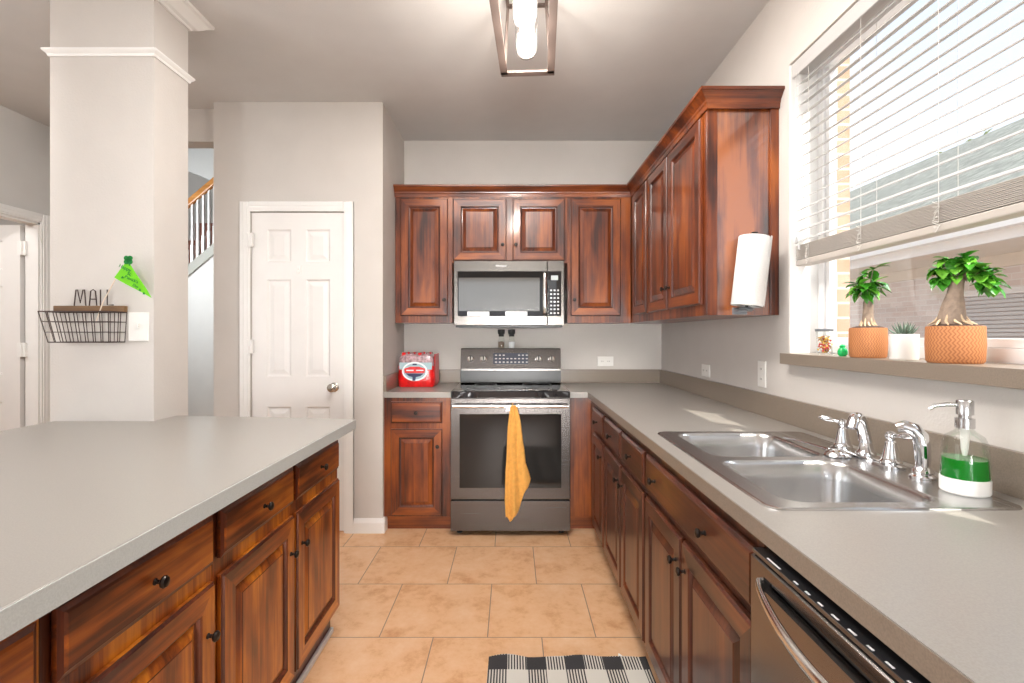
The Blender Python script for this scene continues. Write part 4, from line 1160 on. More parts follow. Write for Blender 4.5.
# painted returns of the opening are the wall itself; white liner on the far jamb
struct('trim_9', B(1.168, 1.2845, WY1 - 0.006, WY1 - 0.0005, SZ + 0.0005, WZ1 - 0.002), 'white')

bl = thing('window_blind', 'white horizontal slat blind lowered over the upper window, slats bunched at bottom', 'blind', (1.21, 1.3, WZ1))
by0, by1 = WY0 + 0.012, WY1 - 0.014; BX = 1.213
part(B(BX - 0.028, BX + 0.030, by0, by1, WZ1 - 0.045, WZ1 - 0.001), 'headrail', 'blind', bl, bevel=0.002)
part(B(BX - 0.040, BX - 0.029, by0 - 0.006, by1 + 0.006, WZ1 - 0.062, WZ1 - 0.002), 'valance', 'blind', bl, bevel=0.003)


def slat_mesh(tilt):
    mb = MB(); w = 0.025; c_, s_ = math.cos(tilt), math.sin(tilt); ls = []
    top = []; bot = []
    for k in range(7):
        t = -1 + k / 3.0
        x = t * w; z = 0.0022 * (1 - t * t)
        top.append((x, z + 0.0013)); bot.append((x, z - 0.0013))
    poly = top + bot[::-1]
    poly = [(x * c_ - z * s_, x * s_ + z * c_) for x, z in poly]
    mb.loops([[(x, yy, z) for x, z in poly] for yy in (by0, by1)])
    return mb


pitch = 0.0435; tilt = math.radians(27)   # room-side edge lowered
z = WZ1 - 0.085; proto = None; rx = Vector((1.21, 1.3, WZ1))
while z > 1.652:
    if proto is None:
        proto = slat_mesh(tilt).build('slat', 'blind', bl, smooth=True); o = proto
    else:
        o = proto.copy(); C.objects.link(o)
    o.location = Vector((BX, 0, z)) - rx
    z -= pitch
p2 = None
for k in range(13):
    zz = 1.578 + 0.022 + k * 0.0046
    if p2 is None: p2 = slat_mesh(math.radians(1.5)).build('slat', 'blind_rail', bl, smooth=True); o = p2
    else: o = p2.copy(); C.objects.link(o)
    o.location = Vector((BX + random.uniform(-0.0015, 0.0015), 0, zz)) - rx
part(B(BX - 0.026, BX + 0.026, by0, by1, 1.572, 1.596), 'bottom_rail', 'blind_rail', bl, bevel=0.004)
for y in (2.0, 1.70, 1.39, 1.08, 0.77):
    mb = MB()
    for dx in (-0.027, 0.027): mb.tube([(BX + dx, y, WZ1 - 0.05), (BX + dx, y, 1.60)], 0.0009, 6)
    part(mb, 'ladder_cord', 'cord', bl)
    mb = MB(); pts = []
    for k in range(22):
        pts.append((BX - 0.031 - 0.006 * abs(math.sin(k * 1.3)), y + 0.011 * math.sin(k * 2.1), 1.655 - k * 0.0038 + 0.006 * math.sin(k * 1.7)))
    mb.tube(pts, 0.0011, 5)
    part(mb, 'cord_tangle', 'cord', bl)
# tilt cords with tassels at the far end
for y, z1 in ((2.055, 1.69), (2.035, 1.66)):
    mb = MB(); mb.tube([(BX - 0.045, y, WZ1 - 0.06), (BX - 0.045, y, z1)], 0.0009, 6)
    part(mb, 'tilt_cord', 'cord', bl)
    mb = MB(); mb.lathe((BX - 0.045, y, z1 - 0.03), (0, 0, 1), [(0.002, 0), (0.006, 0.003), (0.0045, 0.02), (0.001, 0.03)], 10)
    part(mb, 'tassel', 'blind', bl, smooth=True)

# ------------------------------------------------------------------ things on the sill
def leaf_mb(mb, base, d, up, L, wd, curl=0.35):
    d = Vector(d).normalized(); up = Vector(up); side = d.cross(up)
    side = side.normalized() if side.length > 1e-4 else d.orthogonal().normalized()
    nrm = side.cross(d).normalized(); rows = []
    prof = [(0, .06), (.12, .35), (.3, .8), (.5, 1.0), (.7, .85), (.87, .45), (1.0, .03)]
    vs = []; fs = []
    for t, w in prof:
        c0 = Vector(base) + d * (L * t) - nrm * (curl * L * t * t) 
        for q in (-1, -0.5, 0, 0.5, 1):
            vs.append(c0 + side * (q * w * wd / 2) + nrm * (abs(q) * w * wd * 0.16))
    for i in range(len(prof) - 1):
        for j in range(4): fs.append((i * 5 + j, i * 5 + j + 1, i * 5 + j + 6, i * 5 + j + 5))
    mb.add(vs, fs)


def potted(name, label, x, y, R, H, trunk, clusters, grp=None):
    t = thing(name, label, 'plant', (x, y, SZ + 0.0004))
    z = SZ + 0.0006
    mb = MB(); mb.lathe((x, y, z), (0, 0, 1), [(R * 0.90, 0), (R * 0.97, 0.006), (R, H * 0.5), (R * 0.98, H * 0.97), (R * 0.96, H), (R * 0.90, H), (R * 0.89, H - 0.012), (0.001, H - 0.012)], 40)
    part(mb, 'pot', 'pot', t, smooth=True)
    mb = MB(); mb.lathe((x, y, z + H - 0.0115), (0, 0, 1), [(R * 0.885, 0), (R * 0.88, 0.012), (R * 0.6, 0.017), (0.001, 0.019)], 24)
    part(mb, 'soil', 'soil', t, smooth=True)
    tr = MB(); tp = [Vector((x + a, y + b_, z + H + c_)) for a, b_, c_, r in trunk]
    tr.tube(tp, [q[3] for q in trunk], 14)
    part(tr, 'trunk', 'bark', t, smooth=True)
    rt = MB()
    for k in range(12):
        a = 2 * PI * k / 12; r0 = trunk[0][3]
        rt.tube([(x + trunk[0][0] + math.cos(a) * r0 * 0.7, y + math.sin(a) * r0 * 0.7, z + H + 0.028 + 0.008 * math.sin(k * 3)),
                 (x + trunk[0][0] + math.cos(a) * r0 * 1.05, y + math.sin(a) * r0 * 1.05, z + H + 0.012),
                 (x + trunk[0][0] + math.cos(a + .2) * r0 * 1.5, y + math.sin(a + .2) * r0 * 1.5, z + H + 0.003)], [0.0015, 0.0035, 0.0015], 6)
    part(rt, 'roots', 'root', t, smooth=True)
    fo = MB(); fl = MB(); stm = MB()
    for (cx, cy, cz, n, L, wd) in clusters:
        c0 = Vector((x + cx, y + cy, z + H + cz))
        stm.tube([tp[-1] - Vector((0, 0, 0.01)), (tp[-1] + c0) / 2 + Vector((0, 0, 0.01)), c0], [0.003, 0.002, 0.0015], 6)
        a0 = random.random() * 6
        for k in range(int(n * 1.7)):
            a = a0 + 2 * PI * k / n + random.uniform(-.3, .3); el = random.uniform(-0.75, 0.75)
            d = Vector((math.cos(a) * math.cos(el), math.sin(a) * math.cos(el), math.sin(el)))
            leaf_mb(fo if random.random() < 0.66 else fl, c0, d, (0, 0, 1), L * random.uniform(.8, 1.15), wd * random.uniform(.95, 1.3), random.uniform(.15, .7))
    part(stm, 'stem', 'bark', t)
    part(fo, 'foliage', 'leaf', t, smooth=True)
    part(fl, 'young_foliage', 'leaf_light', t, smooth=True)
    return t


potted('potted_money_tree', 'smaller potted money tree in a stitched orange pot, on the sill near the candy jar', 1.178, 1.655, 0.054, 0.098,
       [(0, 0, -0.008, 0.019), (0, 0, 0.02, 0.017), (0.001, 0, 0.06, 0.0145), (0.001, 0, 0.085, 0.014), (0.001, 0.0, 0.095, 0.011)],
       [(-0.012, 0.012, 0.125, 6, 0.052, 0.027), (0.012, -0.008, 0.150, 6, 0.052, 0.027), (-0.006, 0.015, 0.175, 5, 0.046, 0.024), (0.008, -0.012, 0.190, 4, 0.046, 0.024), (0.0, 0.0, 0.125, 6, 0.05, 0.026), (-0.015, -0.015, 0.130, 5, 0.05, 0.025), (0.010, 0.0, 0.140, 6, 0.055, 0.028), (-0.02, 0.01, 0.145, 5, 0.055, 0.026)])
potted('potted_ginseng_ficus', 'larger potted plant with thick tapered trunk, in the bigger stitched orange pot on the sill', 1.182, 1.335, 0.063, 0.098,
       [(-0.008, 0, -0.008, 0.034), (-0.008, 0, 0.02, 0.031), (-0.004, 0, 0.055, 0.025), (0.001, 0, 0.085, 0.018), (0.006, 0, 0.115, 0.0155), (0.008, 0, 0.128, 0.012)],
       [(-0.022, 0.018, 0.155, 8, 0.036, 0.025), (0.004, -0.002, 0.162, 8, 0.038, 0.026), (0.024, -0.022, 0.165, 8, 0.038, 0.027), (-0.018, 0.022, 0.132, 7, 0.034, 0.024),
        (0.030, -0.038, 0.148, 8, 0.040, 0.027), (0.010, 0.005, 0.135, 7, 0.036, 0.025), (0.034, -0.052, 0.122, 6, 0.040, 0.025), (-0.008, 0.008, 0.178, 7, 0.036, 0.026), (0.018, -0.012, 0.180, 7, 0.036, 0.026), (0.036, -0.066, 0.105, 6, 0.040, 0.024), (0.030, -0.045, 0.135, 7, 0.038, 0.026)])
# white pot with a spiky succulent
x, y = 1.180, 1.505
t = thing('potted_succulent', 'small spiky grey-green succulent in a plain white cylinder pot, between the two orange pots', 'plant', (x, y, SZ + 0.0004))
mb = MB(); mb.lathe((x, y, SZ + 0.0006), (0, 0, 1), [(0.034, 0), (0.036, 0.003), (0.037, 0.076), (0.035, 0.077), (0.033, 0.066), (0.001, 0.066)], 32)
part(mb, 'pot', 'ceramic', t, smooth=True)
mb = MB(); mb.lathe((x, y, SZ + 0.0672), (0, 0, 1), [(0.032, 0), (0.001, 0.004)], 20); part(mb, 'soil', 'soil', t)
mb = MB()
for k in range(22):
    a = k * 2.4; el = 0.45 + 0.9 * (k / 22)
    d = Vector((math.cos(a) * math.cos(el), math.sin(a) * math.cos(el), math.sin(el)))
    p0 = Vector((x, y, SZ + 0.070)) + Vector((d.x, d.y, 0)) * 0.006
    Lk = 0.040
    mb.tube([p0, p0 + d * Lk * 0.4, p0 + d * Lk * 0.75 + Vector((0, 0, 0.003)), p0 + d * Lk + Vector((0, 0, 0.007))], [0.0042, 0.0038, 0.0022, 0.0004], 6)
part(mb, 'spiky_leaves', 'leaf_grey', t, smooth=True)
# candy jar
x, y = 1.190, 1.905
t = thing('candy_jar', 'small lidded glass jar of orange and red candy at the far end of the sill', 'jar', (x, y, SZ + 0.0004))
mb = MB(); mb.lathe((x, y, SZ + 0.0006), (0, 0, 1), [(0.024, 0), (0.0265, 0.004), (0.0285, 0.085), (0.029, 0.088)], 28, cap1=False)
part(mb, 'glass', 'glass', t, smooth=True)
for mat, sd in (('candy', 1), ('candy_red', 2), ('candy_yellow', 3), ('logo_white', 4)):
    mb = MB(); random.seed(sd)
    for k in range(46):
        a = random.random() * 2 * PI; r = 0.0205 * math.sqrt(random.random()); zz = SZ + 0.009 + random.random() * 0.062
        mb.lathe((x + r * math.cos(a), y + r * math.sin(a), zz - 0.004), (random.uniform(-1, 1), random.uniform(-1, 1), 1), [(0.001, 0), (0.0035, 0.002), (0.0035, 0.006), (0.001, 0.008)], 6)
    q = part(mb, 'candy', mat, t, smooth=True); q['kind'] = 'stuff'
mb = MB(); mb.lathe((x, y, SZ + 0.0888), (0, 0, 1), [(0.030, 0), (0.031, 0.003), (0.031, 0.009), (0.001, 0.011)], 28)
part(mb, 'lid', 'towel_grey', t, smooth=True)
# green glass votive
x, y = 1.165, 1.762
mb = MB(); mb.lathe((x, y, SZ + 0.0006), (0, 0, 1), [(0.010, 0), (0.015, 0.006), (0.016, 0.016), (0.012, 0.026), (0.008, 0.030), (0.010, 0.036), (0.006, 0.040), (0.001, 0.041)], 20)
o = mb.build('glass_ornament', 'green_glass', None, off=(x, y, SZ), smooth=True)
tag(o, 'tiny bright green glass ornament on the sill between the candy jar and orange pot', 'ornament')
x, y = 1.185, 1.825
mb = MB(); mb.lathe((x, y, SZ + 0.0006), (0, 0, 1), [(0.015, 0), (0.017, 0.003), (0.019, 0.034), (0.0175, 0.034), (0.015, 0.006), (0.001, 0.005)], 20)
o = mb.build('glass_cup', 'glass', None, off=(x, y, SZ), smooth=True)
tag(o, 'tiny clear glass cup on the sill right beside the candy jar', 'cup')
random.seed(11)

# ------------------------------------------------------------------ paper towel roll on the cabinet end
pt = thing('paper_towel_holder', 'white paper towel roll on a dark upright holder fixed to the cabinet end', 'paper towels', (1.01, 2.12, 1.40))
pa = Vector((0.994, 2.118, 1.408)); pb = Vector((1.028, 2.118, 1.700)); ax = (pb - pa); Lp = ax.length
mb = MB(); mb.lathe(pa, ax, [(0.062, 0), (0.063, 0.002), (0.063, Lp - 0.002), (0.062, Lp), (0.022, Lp), (0.021, Lp - 0.004), (0.021, 0.004), (0.022, 0)], 40, cap0=False, cap1=False)
mb.loops([[pa + Vector((0.055, -0.034, 0.0)), pa + Vector((0.067, -0.018, 0)), pa + Vector((0.074, 0.0, -0.006)), pa + Vector((0.0725, 0.0, -0.006)), pa + Vector((0.066, -0.0175, 0)), pa + Vector((0.054, -0.033, 0))],
          [pb + Vector((0.055, -0.034, 0.0)), pb + Vector((0.067, -0.018, 0)), pb + Vector((0.074, 0.0, -0.012)), pb + Vector((0.0725, 0.0, -0.012)), pb + Vector((0.066, -0.0175, 0)), pb + Vector((0.054, -0.033, 0))]])
part(mb, 'paper_roll', 'paper', pt, smooth=True)
un = ax.normalized()
mb = MB(); mb.tube([pa - un * 0.018, pb + un * 0.014], 0.006, 10)
mb.lathe(pb + un * 0.010, un, [(0.006, 0), (0.012, 0.004), (0.012, 0.010), (0.001, 0.013)], 14)
mb.tube([pb + un * 0.018, pb + un * 0.018 + Vector((-0.015, 0, 0))], 0.004, 8)
part(mb, 'rod', 'bronze', pt, smooth=True)
mb = MB(); mb.lathe(pa - un * 0.017, un, [(0.026, 0), (0.030, 0.005), (0.026, 0.010)], 20)
mb.box(0.965, 1.025, 2.130, 2.1795, 1.386, 1.396); mb.box(0.965, 1.025, 2.1785, 2.1915, 1.374, 1.405)
part(mb, 'bracket', 'towel_grey', pt)

# ------------------------------------------------------------------ outlets and switch
def plate(name, label, cat, T, u0, u1, v0, v1, holes, toggle=False, grp='outlet plates along the counters'):
    t = thing(name, label, cat, T((u0 + u1) / 2, (v0 + v1) / 2, 0), grp)
    def R(i, w): return [T(u0 + i, v0 + i, w), T(u1 - i, v0 + i, w), T(u1 - i, v1 - i, w), T(u0 + i, v1 - i, w)]
    part(MB().loops([R(0, 0.0005), R(0, 0.003), R(0.003, 0.006)]), 'cover_plate', 'white_plastic', t)
    for (a, b_, w, h) in holes:
        q = part(bx(T, a - w / 2, a + w / 2, b_ - h / 2, b_ + h / 2, 0.006, 0.0075), 'socket' if not toggle else 'toggle_surround', 'white_plastic', t)
        if not toggle:
            s_ = MB()
            for d_ in (-0.006, 0.006):
                aa = T(a + d_ - 0.0012, b_ - 0.004, 0.0075); bb_ = T(a + d_ + 0.0012, b_ + 0.005, 0.0079)
                s_.box(min(aa[0], bb_[0]), max(aa[0], bb_[0]), min(aa[1], bb_[1]), max(aa[1], bb_[1]), aa[2], bb_[2])
            part(s_, 'slots', 'slot', q)
        else:
            part(bx(T, a - 0.005, a + 0.005, b_ - 0.004, b_ + 0.012, 0.0075, 0.018), 'toggle', 'white_plastic', q)
    return t


plate('wall_outlet', 'white outlet plate mounted sideways on the back wall, right of the oven', 'outlet', TB(YB), 0.665, 0.790, 1.043, 1.117, [(0.703, 1.08, 0.03, 0.034), (0.752, 1.08, 0.03, 0.034)])
plate('wall_outlet', 'white outlet plate on the right wall, the one nearer the back corner', 'outlet', TR(XR), 2.935, 3.060, 1.035, 1.110, [(2.973, 1.0725, 0.03, 0.034), (3.022, 1.0725, 0.03, 0.034)])
plate('wall_outlet', 'tall white outlet plate on the right wall, just before the window sill', 'outlet', TR(XR), 2.288, 2.362, 1.042, 1.165, [(2.325, 1.08, 0.034, 0.03), (2.325, 1.127, 0.034, 0.03)])
plate('light_switch', 'white toggle light switch plate on the column beside the mail basket', 'light switch', TB(KY0), -1.652, -1.565, 1.258, 1.384, [(-1.607, 1.322, 0.014, 0.028)], toggle=True, grp=None)

# ------------------------------------------------------------------ mail basket
mk = thing('mail_basket', 'black wire mail basket with wooden plank and MAIL letters, mounted on the column', 'basket', (-1.80, KY0, 1.30))
r = 0.0018
def fr(z, f_):   # basket outline at height fraction f_ (1 top)
    ins = 0.022 * (1 - f_)
    return -1.945 + ins * 1.3, -1.657 - ins * 0.4, KY0 - 0.105 + ins * 0.6, KY0 - 0.006
zt_, zb_ = 1.382, 1.255
mb = MB()
for f_ in (0, 0.33, 0.67, 1.0):
    a, b_, c_, d_ = fr(0, f_); z = zb_ + (zt_ - zb_) * f_
    mb.tube([(a, c_, z), (b_, c_, z), (b_, d_, z), (a, d_, z)], 0.0026 if f_ in (0, 1) else r, 6, closed=True)
a1, b1, c1, d1_ = fr(0, 1); a0, b0, c0, d0_ = fr(0, 0)
N_ = 8
for i in range(N_ + 1):
    t_ = i / N_
    xt = a1 + (b1 - a1) * t_; xb = a0 + (b0 - a0) * t_
    mb.tube([(xt, c1, zt_), (xb, c0, zb_), (xb, d0_, zb_), (xt, d1_, zt_)], r, 6)
for j in range(1, 3):
    t_ = j / 3
    yt = c1 + (d1_ - c1) * t_; yb_ = c0 + (d0_ - c0) * t_
    mb.tube([(a1, yt, zt_), (a0, yb_, zb_), (b0, yb_, zb_), (b1, yt, zt_)], r, 6)
part(mb, 'wire_basket', 'wire', mk)
part(B(-1.962, -1.657, KY0 - 0.020, KY0 - 0.0005, 1.384, 1.410), 'plank', 'plank', mk, bevel=0.002)
zL, zH = 1.411, 1.480; yL = KY0 - 0.010
def letter(pts): 
    q = MB()
    for pl_ in pts: q.tube([(x_, yL, z_) for x_, z_ in pl_], 0.0024, 6)
    return q
xs = -1.880
part(letter([[(xs, zL), (xs + 0.008, zH), (xs + 0.014, zH), (xs + 0.026, zL + 0.012), (xs + 0.038, zH), (xs + 0.044, zH), (xs + 0.050, zL)]]), 'letter_m', 'wire', mk)
xs = -1.815
part(letter([[(xs, zL), (xs + 0.006, zH - 0.006), (xs + 0.016, zH), (xs + 0.026, zH - 0.006), (xs + 0.032, zL)], [(xs + 0.003, zL + 0.028), (xs + 0.029, zL + 0.028)]]), 'letter_a', 'wire', mk)
part(letter([[(-1.767, zL), (-1.767, zH)]]), 'letter_i', 'wire', mk)
part(letter([[(-1.738, zH), (-1.738, zL + 0.003), (-1.712, zL + 0.003)]]), 'letter_l', 'wire', mk)

# lime pennant flag
def col(px, py, d=KY0 - 0.045): return Vector(((px - 512) * d / 500, d, 1.285 - (py - 335) * d / 500))
fl = thing('pennant_flag', 'lime green felt pennant with dark green clover, stuck in the mail basket', 'flag', tuple(col(112, 295)))
mb = MB(); mb.tube([col(96, 322), col(103, 302), col(116.5, 277), col(128.5, 260)], 0.0022, 8)
part(mb, 'stick', 'stick', fl)
A_, B_, C_ = col(114.5, 277.5), col(128, 259.5), col(151.5, 298)
nn = Vector((0, -1, 0)); mb = MB()
n = 10; ls = []
for i in range(n + 1):
    t_ = i / n
    p_ = A_.lerp(C_, t_); q_ = B_.lerp(C_, t_)
    wv = nn * (0.004 * math.sin(t_ * 6))
    ls.append([p_ + wv, q_ + wv, q_ + wv + nn * 0.0018, p_ + wv + nn * 0.0018])
mb.loops(ls)
part(mb, 'pennant', 'lime', fl)
cc = col(128.5, 260, KY0 - 0.050); mb = MB()
for k in range(4):
    a = PI / 4 + k * PI / 2
    ce = cc + Vector((math.cos(a) * 0.011, 0, math.sin(a) * 0.011))
    mb.lathe(ce, (0, -1, 0), [(0.0105, 0), (0.0105, 0.003)], 14)
mb.tube([cc, cc + Vector((0.004, 0, -0.024))], 0.0022, 6)
part(mb, 'clover', 'clover', fl)
off = col(112, 295)
ang = math.atan2(-(C_ - ((A_ + B_) / 2)).z, (C_ - ((A_ + B_) / 2)).x)
for (px, py, sz, tx) in ((125, 268, 0.021, 'Happy'), (129.5, 274, 0.019, 'St.'), (131.5, 279.5, 0.018, "Patrick's"), (135.5, 286, 0.016, 'Day')):
    p_ = col(px, py, KY0 - 0.0555)
    text_part(tx, sz, p_, (PI / 2, math.radians(24), 0), 'clover', fl, off, 'lettering')
for (px, py) in ((140, 290), (144, 293.5), (122.5, 277.5)):
    q = MB(); c_ = col(px, py, KY0 - 0.054)
    for k in range(3):
        a = PI / 2 + k * 2 * PI / 3
        q.lathe(c_ + Vector((math.cos(a) * 0.003, 0, math.sin(a) * 0.003)), (0, -1, 0), [(0.0028, 0), (0.0028, 0.001)], 8)
    part(q, 'small_clover', 'clover', fl)

# ------------------------------------------------------------------ rug
def rug():
    mb = MB(); x0, x1, y0, y1 = -0.092, 0.530, 0.6, 1.985; nx, ny = 24, 40; vs = []
    for lay in (0, 1):
        for j in range(ny + 1):
            for i in range(nx + 1):
                u = i / nx; v = j / ny
                z = 0.0015 + lay * 0.007
                lift = 0.006 * max(0, math.sin(u * 13)) * max(0, (v - 0.93) / 0.07) if lay else 0
                lift += 0.003 * max(0, math.sin(u * 13)) * max(0, (v - 0.93) / 0.07)
                x = x0 + (x1 - x0) * u - 0.010 * (1 - v); y = y0 + (y1 - y0) * v + 0.004 * math.sin(u * 17) * v
                vs.append((x, y, z + lift))
    W_ = nx + 1; Ls = W_ * (ny + 1); fs = []
    for lay in (0, 1):
        for j in range(ny):
            for i in range(nx):
                a = lay * Ls + j * W_ + i; fs.append((a, a + 1, a + W_ + 1, a + W_))
    for i in range(nx):
        fs.append((i, i + 1, Ls + i + 1, Ls + i)); a = ny * W_ + i; fs.append((a, a + 1, Ls + a + 1, Ls + a))
    for j in range(ny):
        a = j * W_; fs.append((a, a + W_, Ls + a + W_, Ls + a)); a += nx; fs.append((a, a + W_, Ls + a + W_, Ls + a))
    mb.add(vs, fs); return mb


rgt = thing('rug', 'black and white buffalo check woven rug on the tile floor before the sink', 'rug', (0.0665 - 0.1585, 1.985, 0))
part(rug(), 'woven_mat', 'rug', rgt, smooth=True)
mb = MB(); mb.prism([(0.418, 1.982), (0.452, 1.982), (0.430, 2.018)], 'z', 0.0008, 0.0022)
part(mb, 'care_tag', 'logo_white', rgt)

# ------------------------------------------------------------------ ceiling light
lt = thing('ceiling_light', 'rectangular bronze open-frame ceiling light with clear glass jar shades', 'light', (0.04, 1.85, CZ))
yaw = math.atan(0.0588)
ctr = Vector((0.044, 1.84, 0)); ca, sa = math.cos(yaw), math.sin(yaw)
def F(u, v, z): return Vector((ctr.x + u * ca + v * sa, ctr.y - u * sa + v * ca, z))     # u across, v along
def fbar(mb, p, q, w, h):
    p = Vector(p); q = Vector(q); d = (q - p).normalized()
    s_ = d.cross(Vector((0, 0, 1))); s_ = s_.normalized() if s_.length > 0.1 else Vector((ca, -sa, 0))
    n_ = s_.cross(d).normalized()
    mb.loops([[e + s_ * (a * w / 2) + n_ * (b_ * h / 2) for a, b_ in ((-1, -1), (1, -1), (1, 1), (-1, 1))] for e in (p, q)])
HW, HL, ZB, ZTp = 0.108, 0.475, 2.497, 2.765
mb = MB()
for s_ in (-1, 1):
    fbar(mb, F(s_ * HW, -HL, ZB), F(s_ * HW, HL, ZB), 0.032, 0.010)
    fbar(mb, F(-HW - 0.014, s_ * HL, ZB), F(HW + 0.016, s_ * HL, ZB), 0.036, 0.010)
part(mb, 'lower_frame', 'fix_bronze', lt)
mb = MB()
for s_ in (-1, 1):
    fbar(mb, F(s_ * HW * 0.80, -HL * 0.86, ZTp), F(s_ * HW * 0.80, HL * 0.86, ZTp), 0.014, 0.014)
    fbar(mb, F(-HW * 0.8, s_ * HL * 0.86, ZTp), F(HW * 0.8, s_ * HL * 0.86, ZTp), 0.014, 0.014)
    for q in (-1, 1): fbar(mb, F(s_ * HW, q * HL, ZB), F(s_ * HW * 0.80, q * HL * 0.86, ZTp), 0.012, 0.012)
part(mb, 'upper_frame', 'fix_bronze', lt)
mb = MB(); mb.loops([[F(a * 0.06, b_ * 0.33, z) for a, b_ in ((-1, -1), (1, -1), (1, 1), (-1, 1))] for z in (CZ - 0.0008, CZ - 0.030)])
mb2 = mb
part(mb, 'canopy', 'fix_bronze', lt, bevel=0.003)
for v in (-0.33, -0.11, 0.11, 0.33):
    c_ = F(0.0, v, 0)
    mb = MB(); mb.lathe((c_.x, c_.y, 2.70), (0, 0, 1), [(0.018, -0.05), (0.020, -0.03), (0.020, 0.0), (0.008, 0.01), (0.008, 0.069)], 16)
    sk = part(mb, 'socket', 'fix_bronze', lt, smooth=True)
    mb = MB(); mb.lathe((c_.x, c_.y, 2.487), (0, 0, 1), [(0.001, 0.0), (0.02, 0.002), (0.036, 0.010), (0.047, 0.026), (0.049, 0.05), (0.049, 0.17), (0.042, 0.185), (0.022, 0.193)], 28, cap0=False, cap1=False)
    part(mb, 'glass_shade', 'lamp_glass', sk, smooth=True)
    mb = MB(); mb.lathe((c_.x, c_.y, 2.515), (0, 0, 1), [(0.001, -0.008), (0.018, -0.004), (0.032, 0.008), (0.038, 0.030), (0.036, 0.070), (0.024, 0.100), (0.014, 0.134)], 20)
    part(mb, 'bulb', 'bulb', sk, smooth=True)
    pl_ = bpy.data.lights.new('bulb_light', 'POINT'); pl_.energy = 8.0; pl_.color = (1.0, 0.92, 0.84); pl_.shadow_soft_size = 0.03
    po = bpy.data.objects.new('bulb_light', pl_); C.objects.link(po); po.location = (c_.x, c_.y, 2.470)

# ------------------------------------------------------------------ stair railing
sr = thing('stair_railing', 'white balusters under an orange oak handrail, seen past the column', 'railing', (-4.0, 6.5, 2.2))
def zs(x): return 2.05 + (x + 4.21) * 0.85
mb = MB(); xa, xb_ = -4.9, -3.3
mb.prism([(xa, zs(xa) - 0.02), (xb_, zs(xb_) - 0.02), (xb_, zs(xb_) + 0.12), (xa, zs(xa) + 0.12)], 'y', 6.455, 6.4985)
part(mb, 'stringer', 'grey_band', sr)
mb = MB(); mb.prism([(xa, zs(xa) + 0.86), (xb_, zs(xb_) + 0.86), (xb_, zs(xb_) + 0.96), (xa, zs(xa) + 0.96)], 'y', 6.43, 6.495)
part(mb, 'handrail', 'rail_wood', sr, bevel=0.01)
x = xa + 0.04
while x < xb_ - 0.02:
    mb = MB(); zb = zs(x) + 0.08
    for (z0, z1, w) in ((0, 0.26, 0.0165), (0.26, 0.83, 0.012)):
        mb.box(x - w, x + w, 6.475 - w, 6.475 + w, zb + z0 - (0.0 if z0 else 0.0), zb + z1)
    part(mb, 'baluster', 'white', sr)
    x += 0.072
mb = MB()
for k in range(9):   # stair treads seen through the balusters
    x0 = -5.0 + k * 0.27
    mb.box(x0, x0 + 0.29, 6.62, 7.58, zs(x0) - 0.05, zs(x0) + 0.70)
st = mb.build('staircase', 'stair_dark', None)
tag(st, 'dark reddish wooden stairs rising behind the white balusters', 'stairs')

# ------------------------------------------------------------------ outside the window
struct('ground', B(1.5, 30, -20, 30, -0.45, -0.40), 'bounce_ground')
hz = thing('neighbor_house', 'pale brick neighbouring house with grey shingled roof, seen through the window', 'house', (6.0, 3.0, -0.4))
XH = 5.6; XFa = 4.55
ly0, ly1 = -9.0, 16.0
part(B(XH, XH + 6, ly0, ly1, -0.4, 2.20), 'brick_wall', 'brick_out', hz)
part(B(XFa, XH - 0.001, ly0, ly1, 2.20, 2.24), 'soffit', 'soffit', hz)
part(B(XH - 0.04, XH - 0.001, ly0, ly1, 2.06, 2.1995), 'frieze_board', 'soffit', hz)
part(B(XFa - 0.04, XFa - 0.0005, ly0, ly1, 2.16, 2.36), 'fascia', 'white', hz)
mb = MB(); mb.prism([(XFa - 0.14, 2.26), (XFa - 0.04, 2.26), (XFa - 0.04, 2.34), (XFa - 0.05, 2.34), (XFa - 0.05, 2.27), (XFa - 0.13, 2.27), (XFa - 0.13, 2.34), (XFa - 0.14, 2.34)], 'y', ly0, ly1)
part(mb, 'gutter', 'white', hz)
mb = MB(); mb.prism([(XFa - 0.07, 2.37), (XFa - 0.07, 2.43), (9.2, 5.19), (9.2, 5.10)], 'y', ly0, ly1)
part(mb, 'roof', 'roof', hz)
wy0, wy1, wz0, wz1 = 5.05, 6.25, 1.0, 1.82
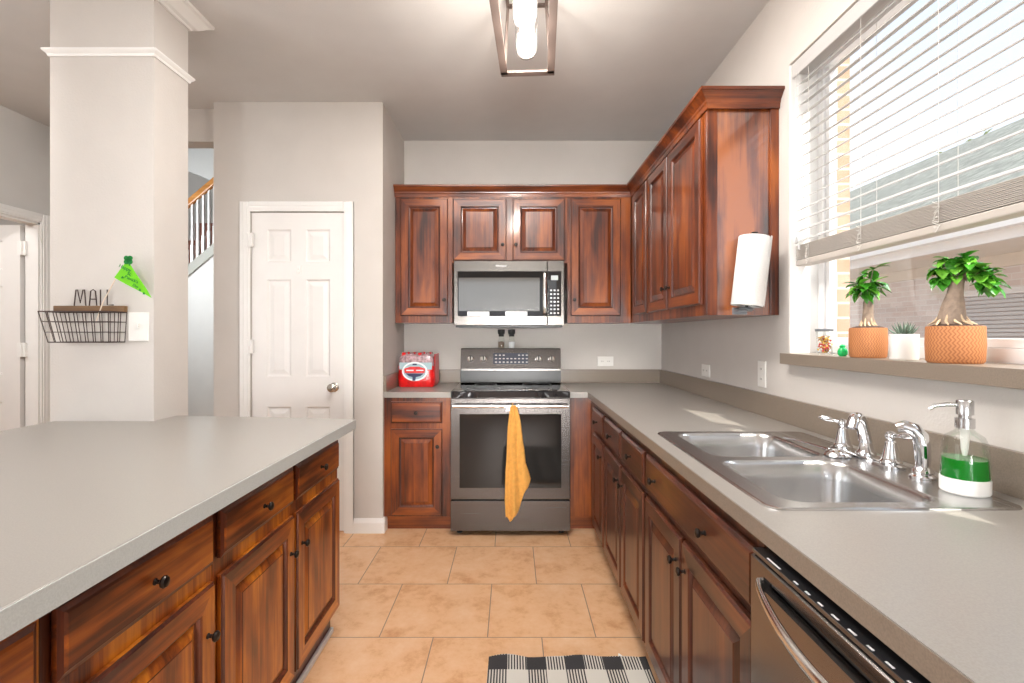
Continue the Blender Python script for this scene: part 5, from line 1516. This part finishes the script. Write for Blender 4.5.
wf = part(MB().box(XH - 0.03, XH - 0.001, wy0, wy0 + 0.07, wz0, wz1).box(XH - 0.03, XH - 0.001, wy1 - 0.07, wy1, wz0, wz1)
          .box(XH - 0.03, XH - 0.001, wy0 + 0.07, wy1 - 0.07, wz0, wz0 + 0.07).box(XH - 0.03, XH - 0.001, wy0 + 0.07, wy1 - 0.07, wz1 - 0.07, wz1), 'window_frame', 'white', hz)
mb = MB()
for k in range(14): mb.box(XH - 0.02, XH - 0.012, wy0 + 0.07, wy1 - 0.07, wz0 + 0.078 + k * 0.048, wz0 + 0.115 + k * 0.048)
part(mb, 'window_shade', 'grey_mark', wf)
fn = thing('garden_fence', 'orange horizontal-board fence with white cap outside, low in the window view', 'fence', (3.2, 2, -0.4))
mb = MB()
for k in range(11): mb.box(3.2, 3.225, -4.0, 9.0, -0.40 + k * 0.148, -0.26 + k * 0.148)
part(mb, 'boards', 'fence', fn)
part(B(3.16, 3.27, -4.0, 9.0, 1.229, 1.262), 'cap_rail', 'white', fn)
mb = MB(); mb.box(1.56, 1.635, 2.42, 2.60, -0.4, 3.2)
o = mb.build('brick_pier', 'brick_near', None); tag(o, 'orange brick pier of the house just outside the far side of the window', 'brick pier')
# hazy trees over the roof ridge
for (x, y, z, R_, lab) in ((13, 13.5, 5.6, 1.5, 'pale leafy treetop above the neighbouring roof, the one farther left in the window'),
                           (13, 9.2, 6.2, 1.3, 'pale leafy treetop above the neighbouring roof, the one farther right in the window')):
    t = thing('tree', lab, 'tree', (x, y, -0.4), 'treetops beyond the neighbouring roof')
    mb = MB(); mb.tube([(x, y, -0.4), (x + 0.1, y, 3), (x, y, z)], [0.2, 0.15, 0.05], 8); part(mb, 'trunk', 'bark', t)
    mb = MB()
    for k in range(700):
        a = random.random() * 2 * PI; b_ = random.uniform(-1, 1); rr = R_ * random.random() ** 0.4
        c_ = Vector((x + rr * math.cos(a) * math.sqrt(1 - b_ * b_), y + rr * math.sin(a) * math.sqrt(1 - b_ * b_) * 1.4, z + rr * b_ * 0.8))
        leaf_mb(mb, c_, (random.uniform(-1, 1), random.uniform(-1, 1), random.uniform(-1, .6)), (0, 0, 1), 0.2, 0.10, 0.2)
    q = part(mb, 'leaves', 'tree_leaf', t); 

bpy.context.view_layer.update()
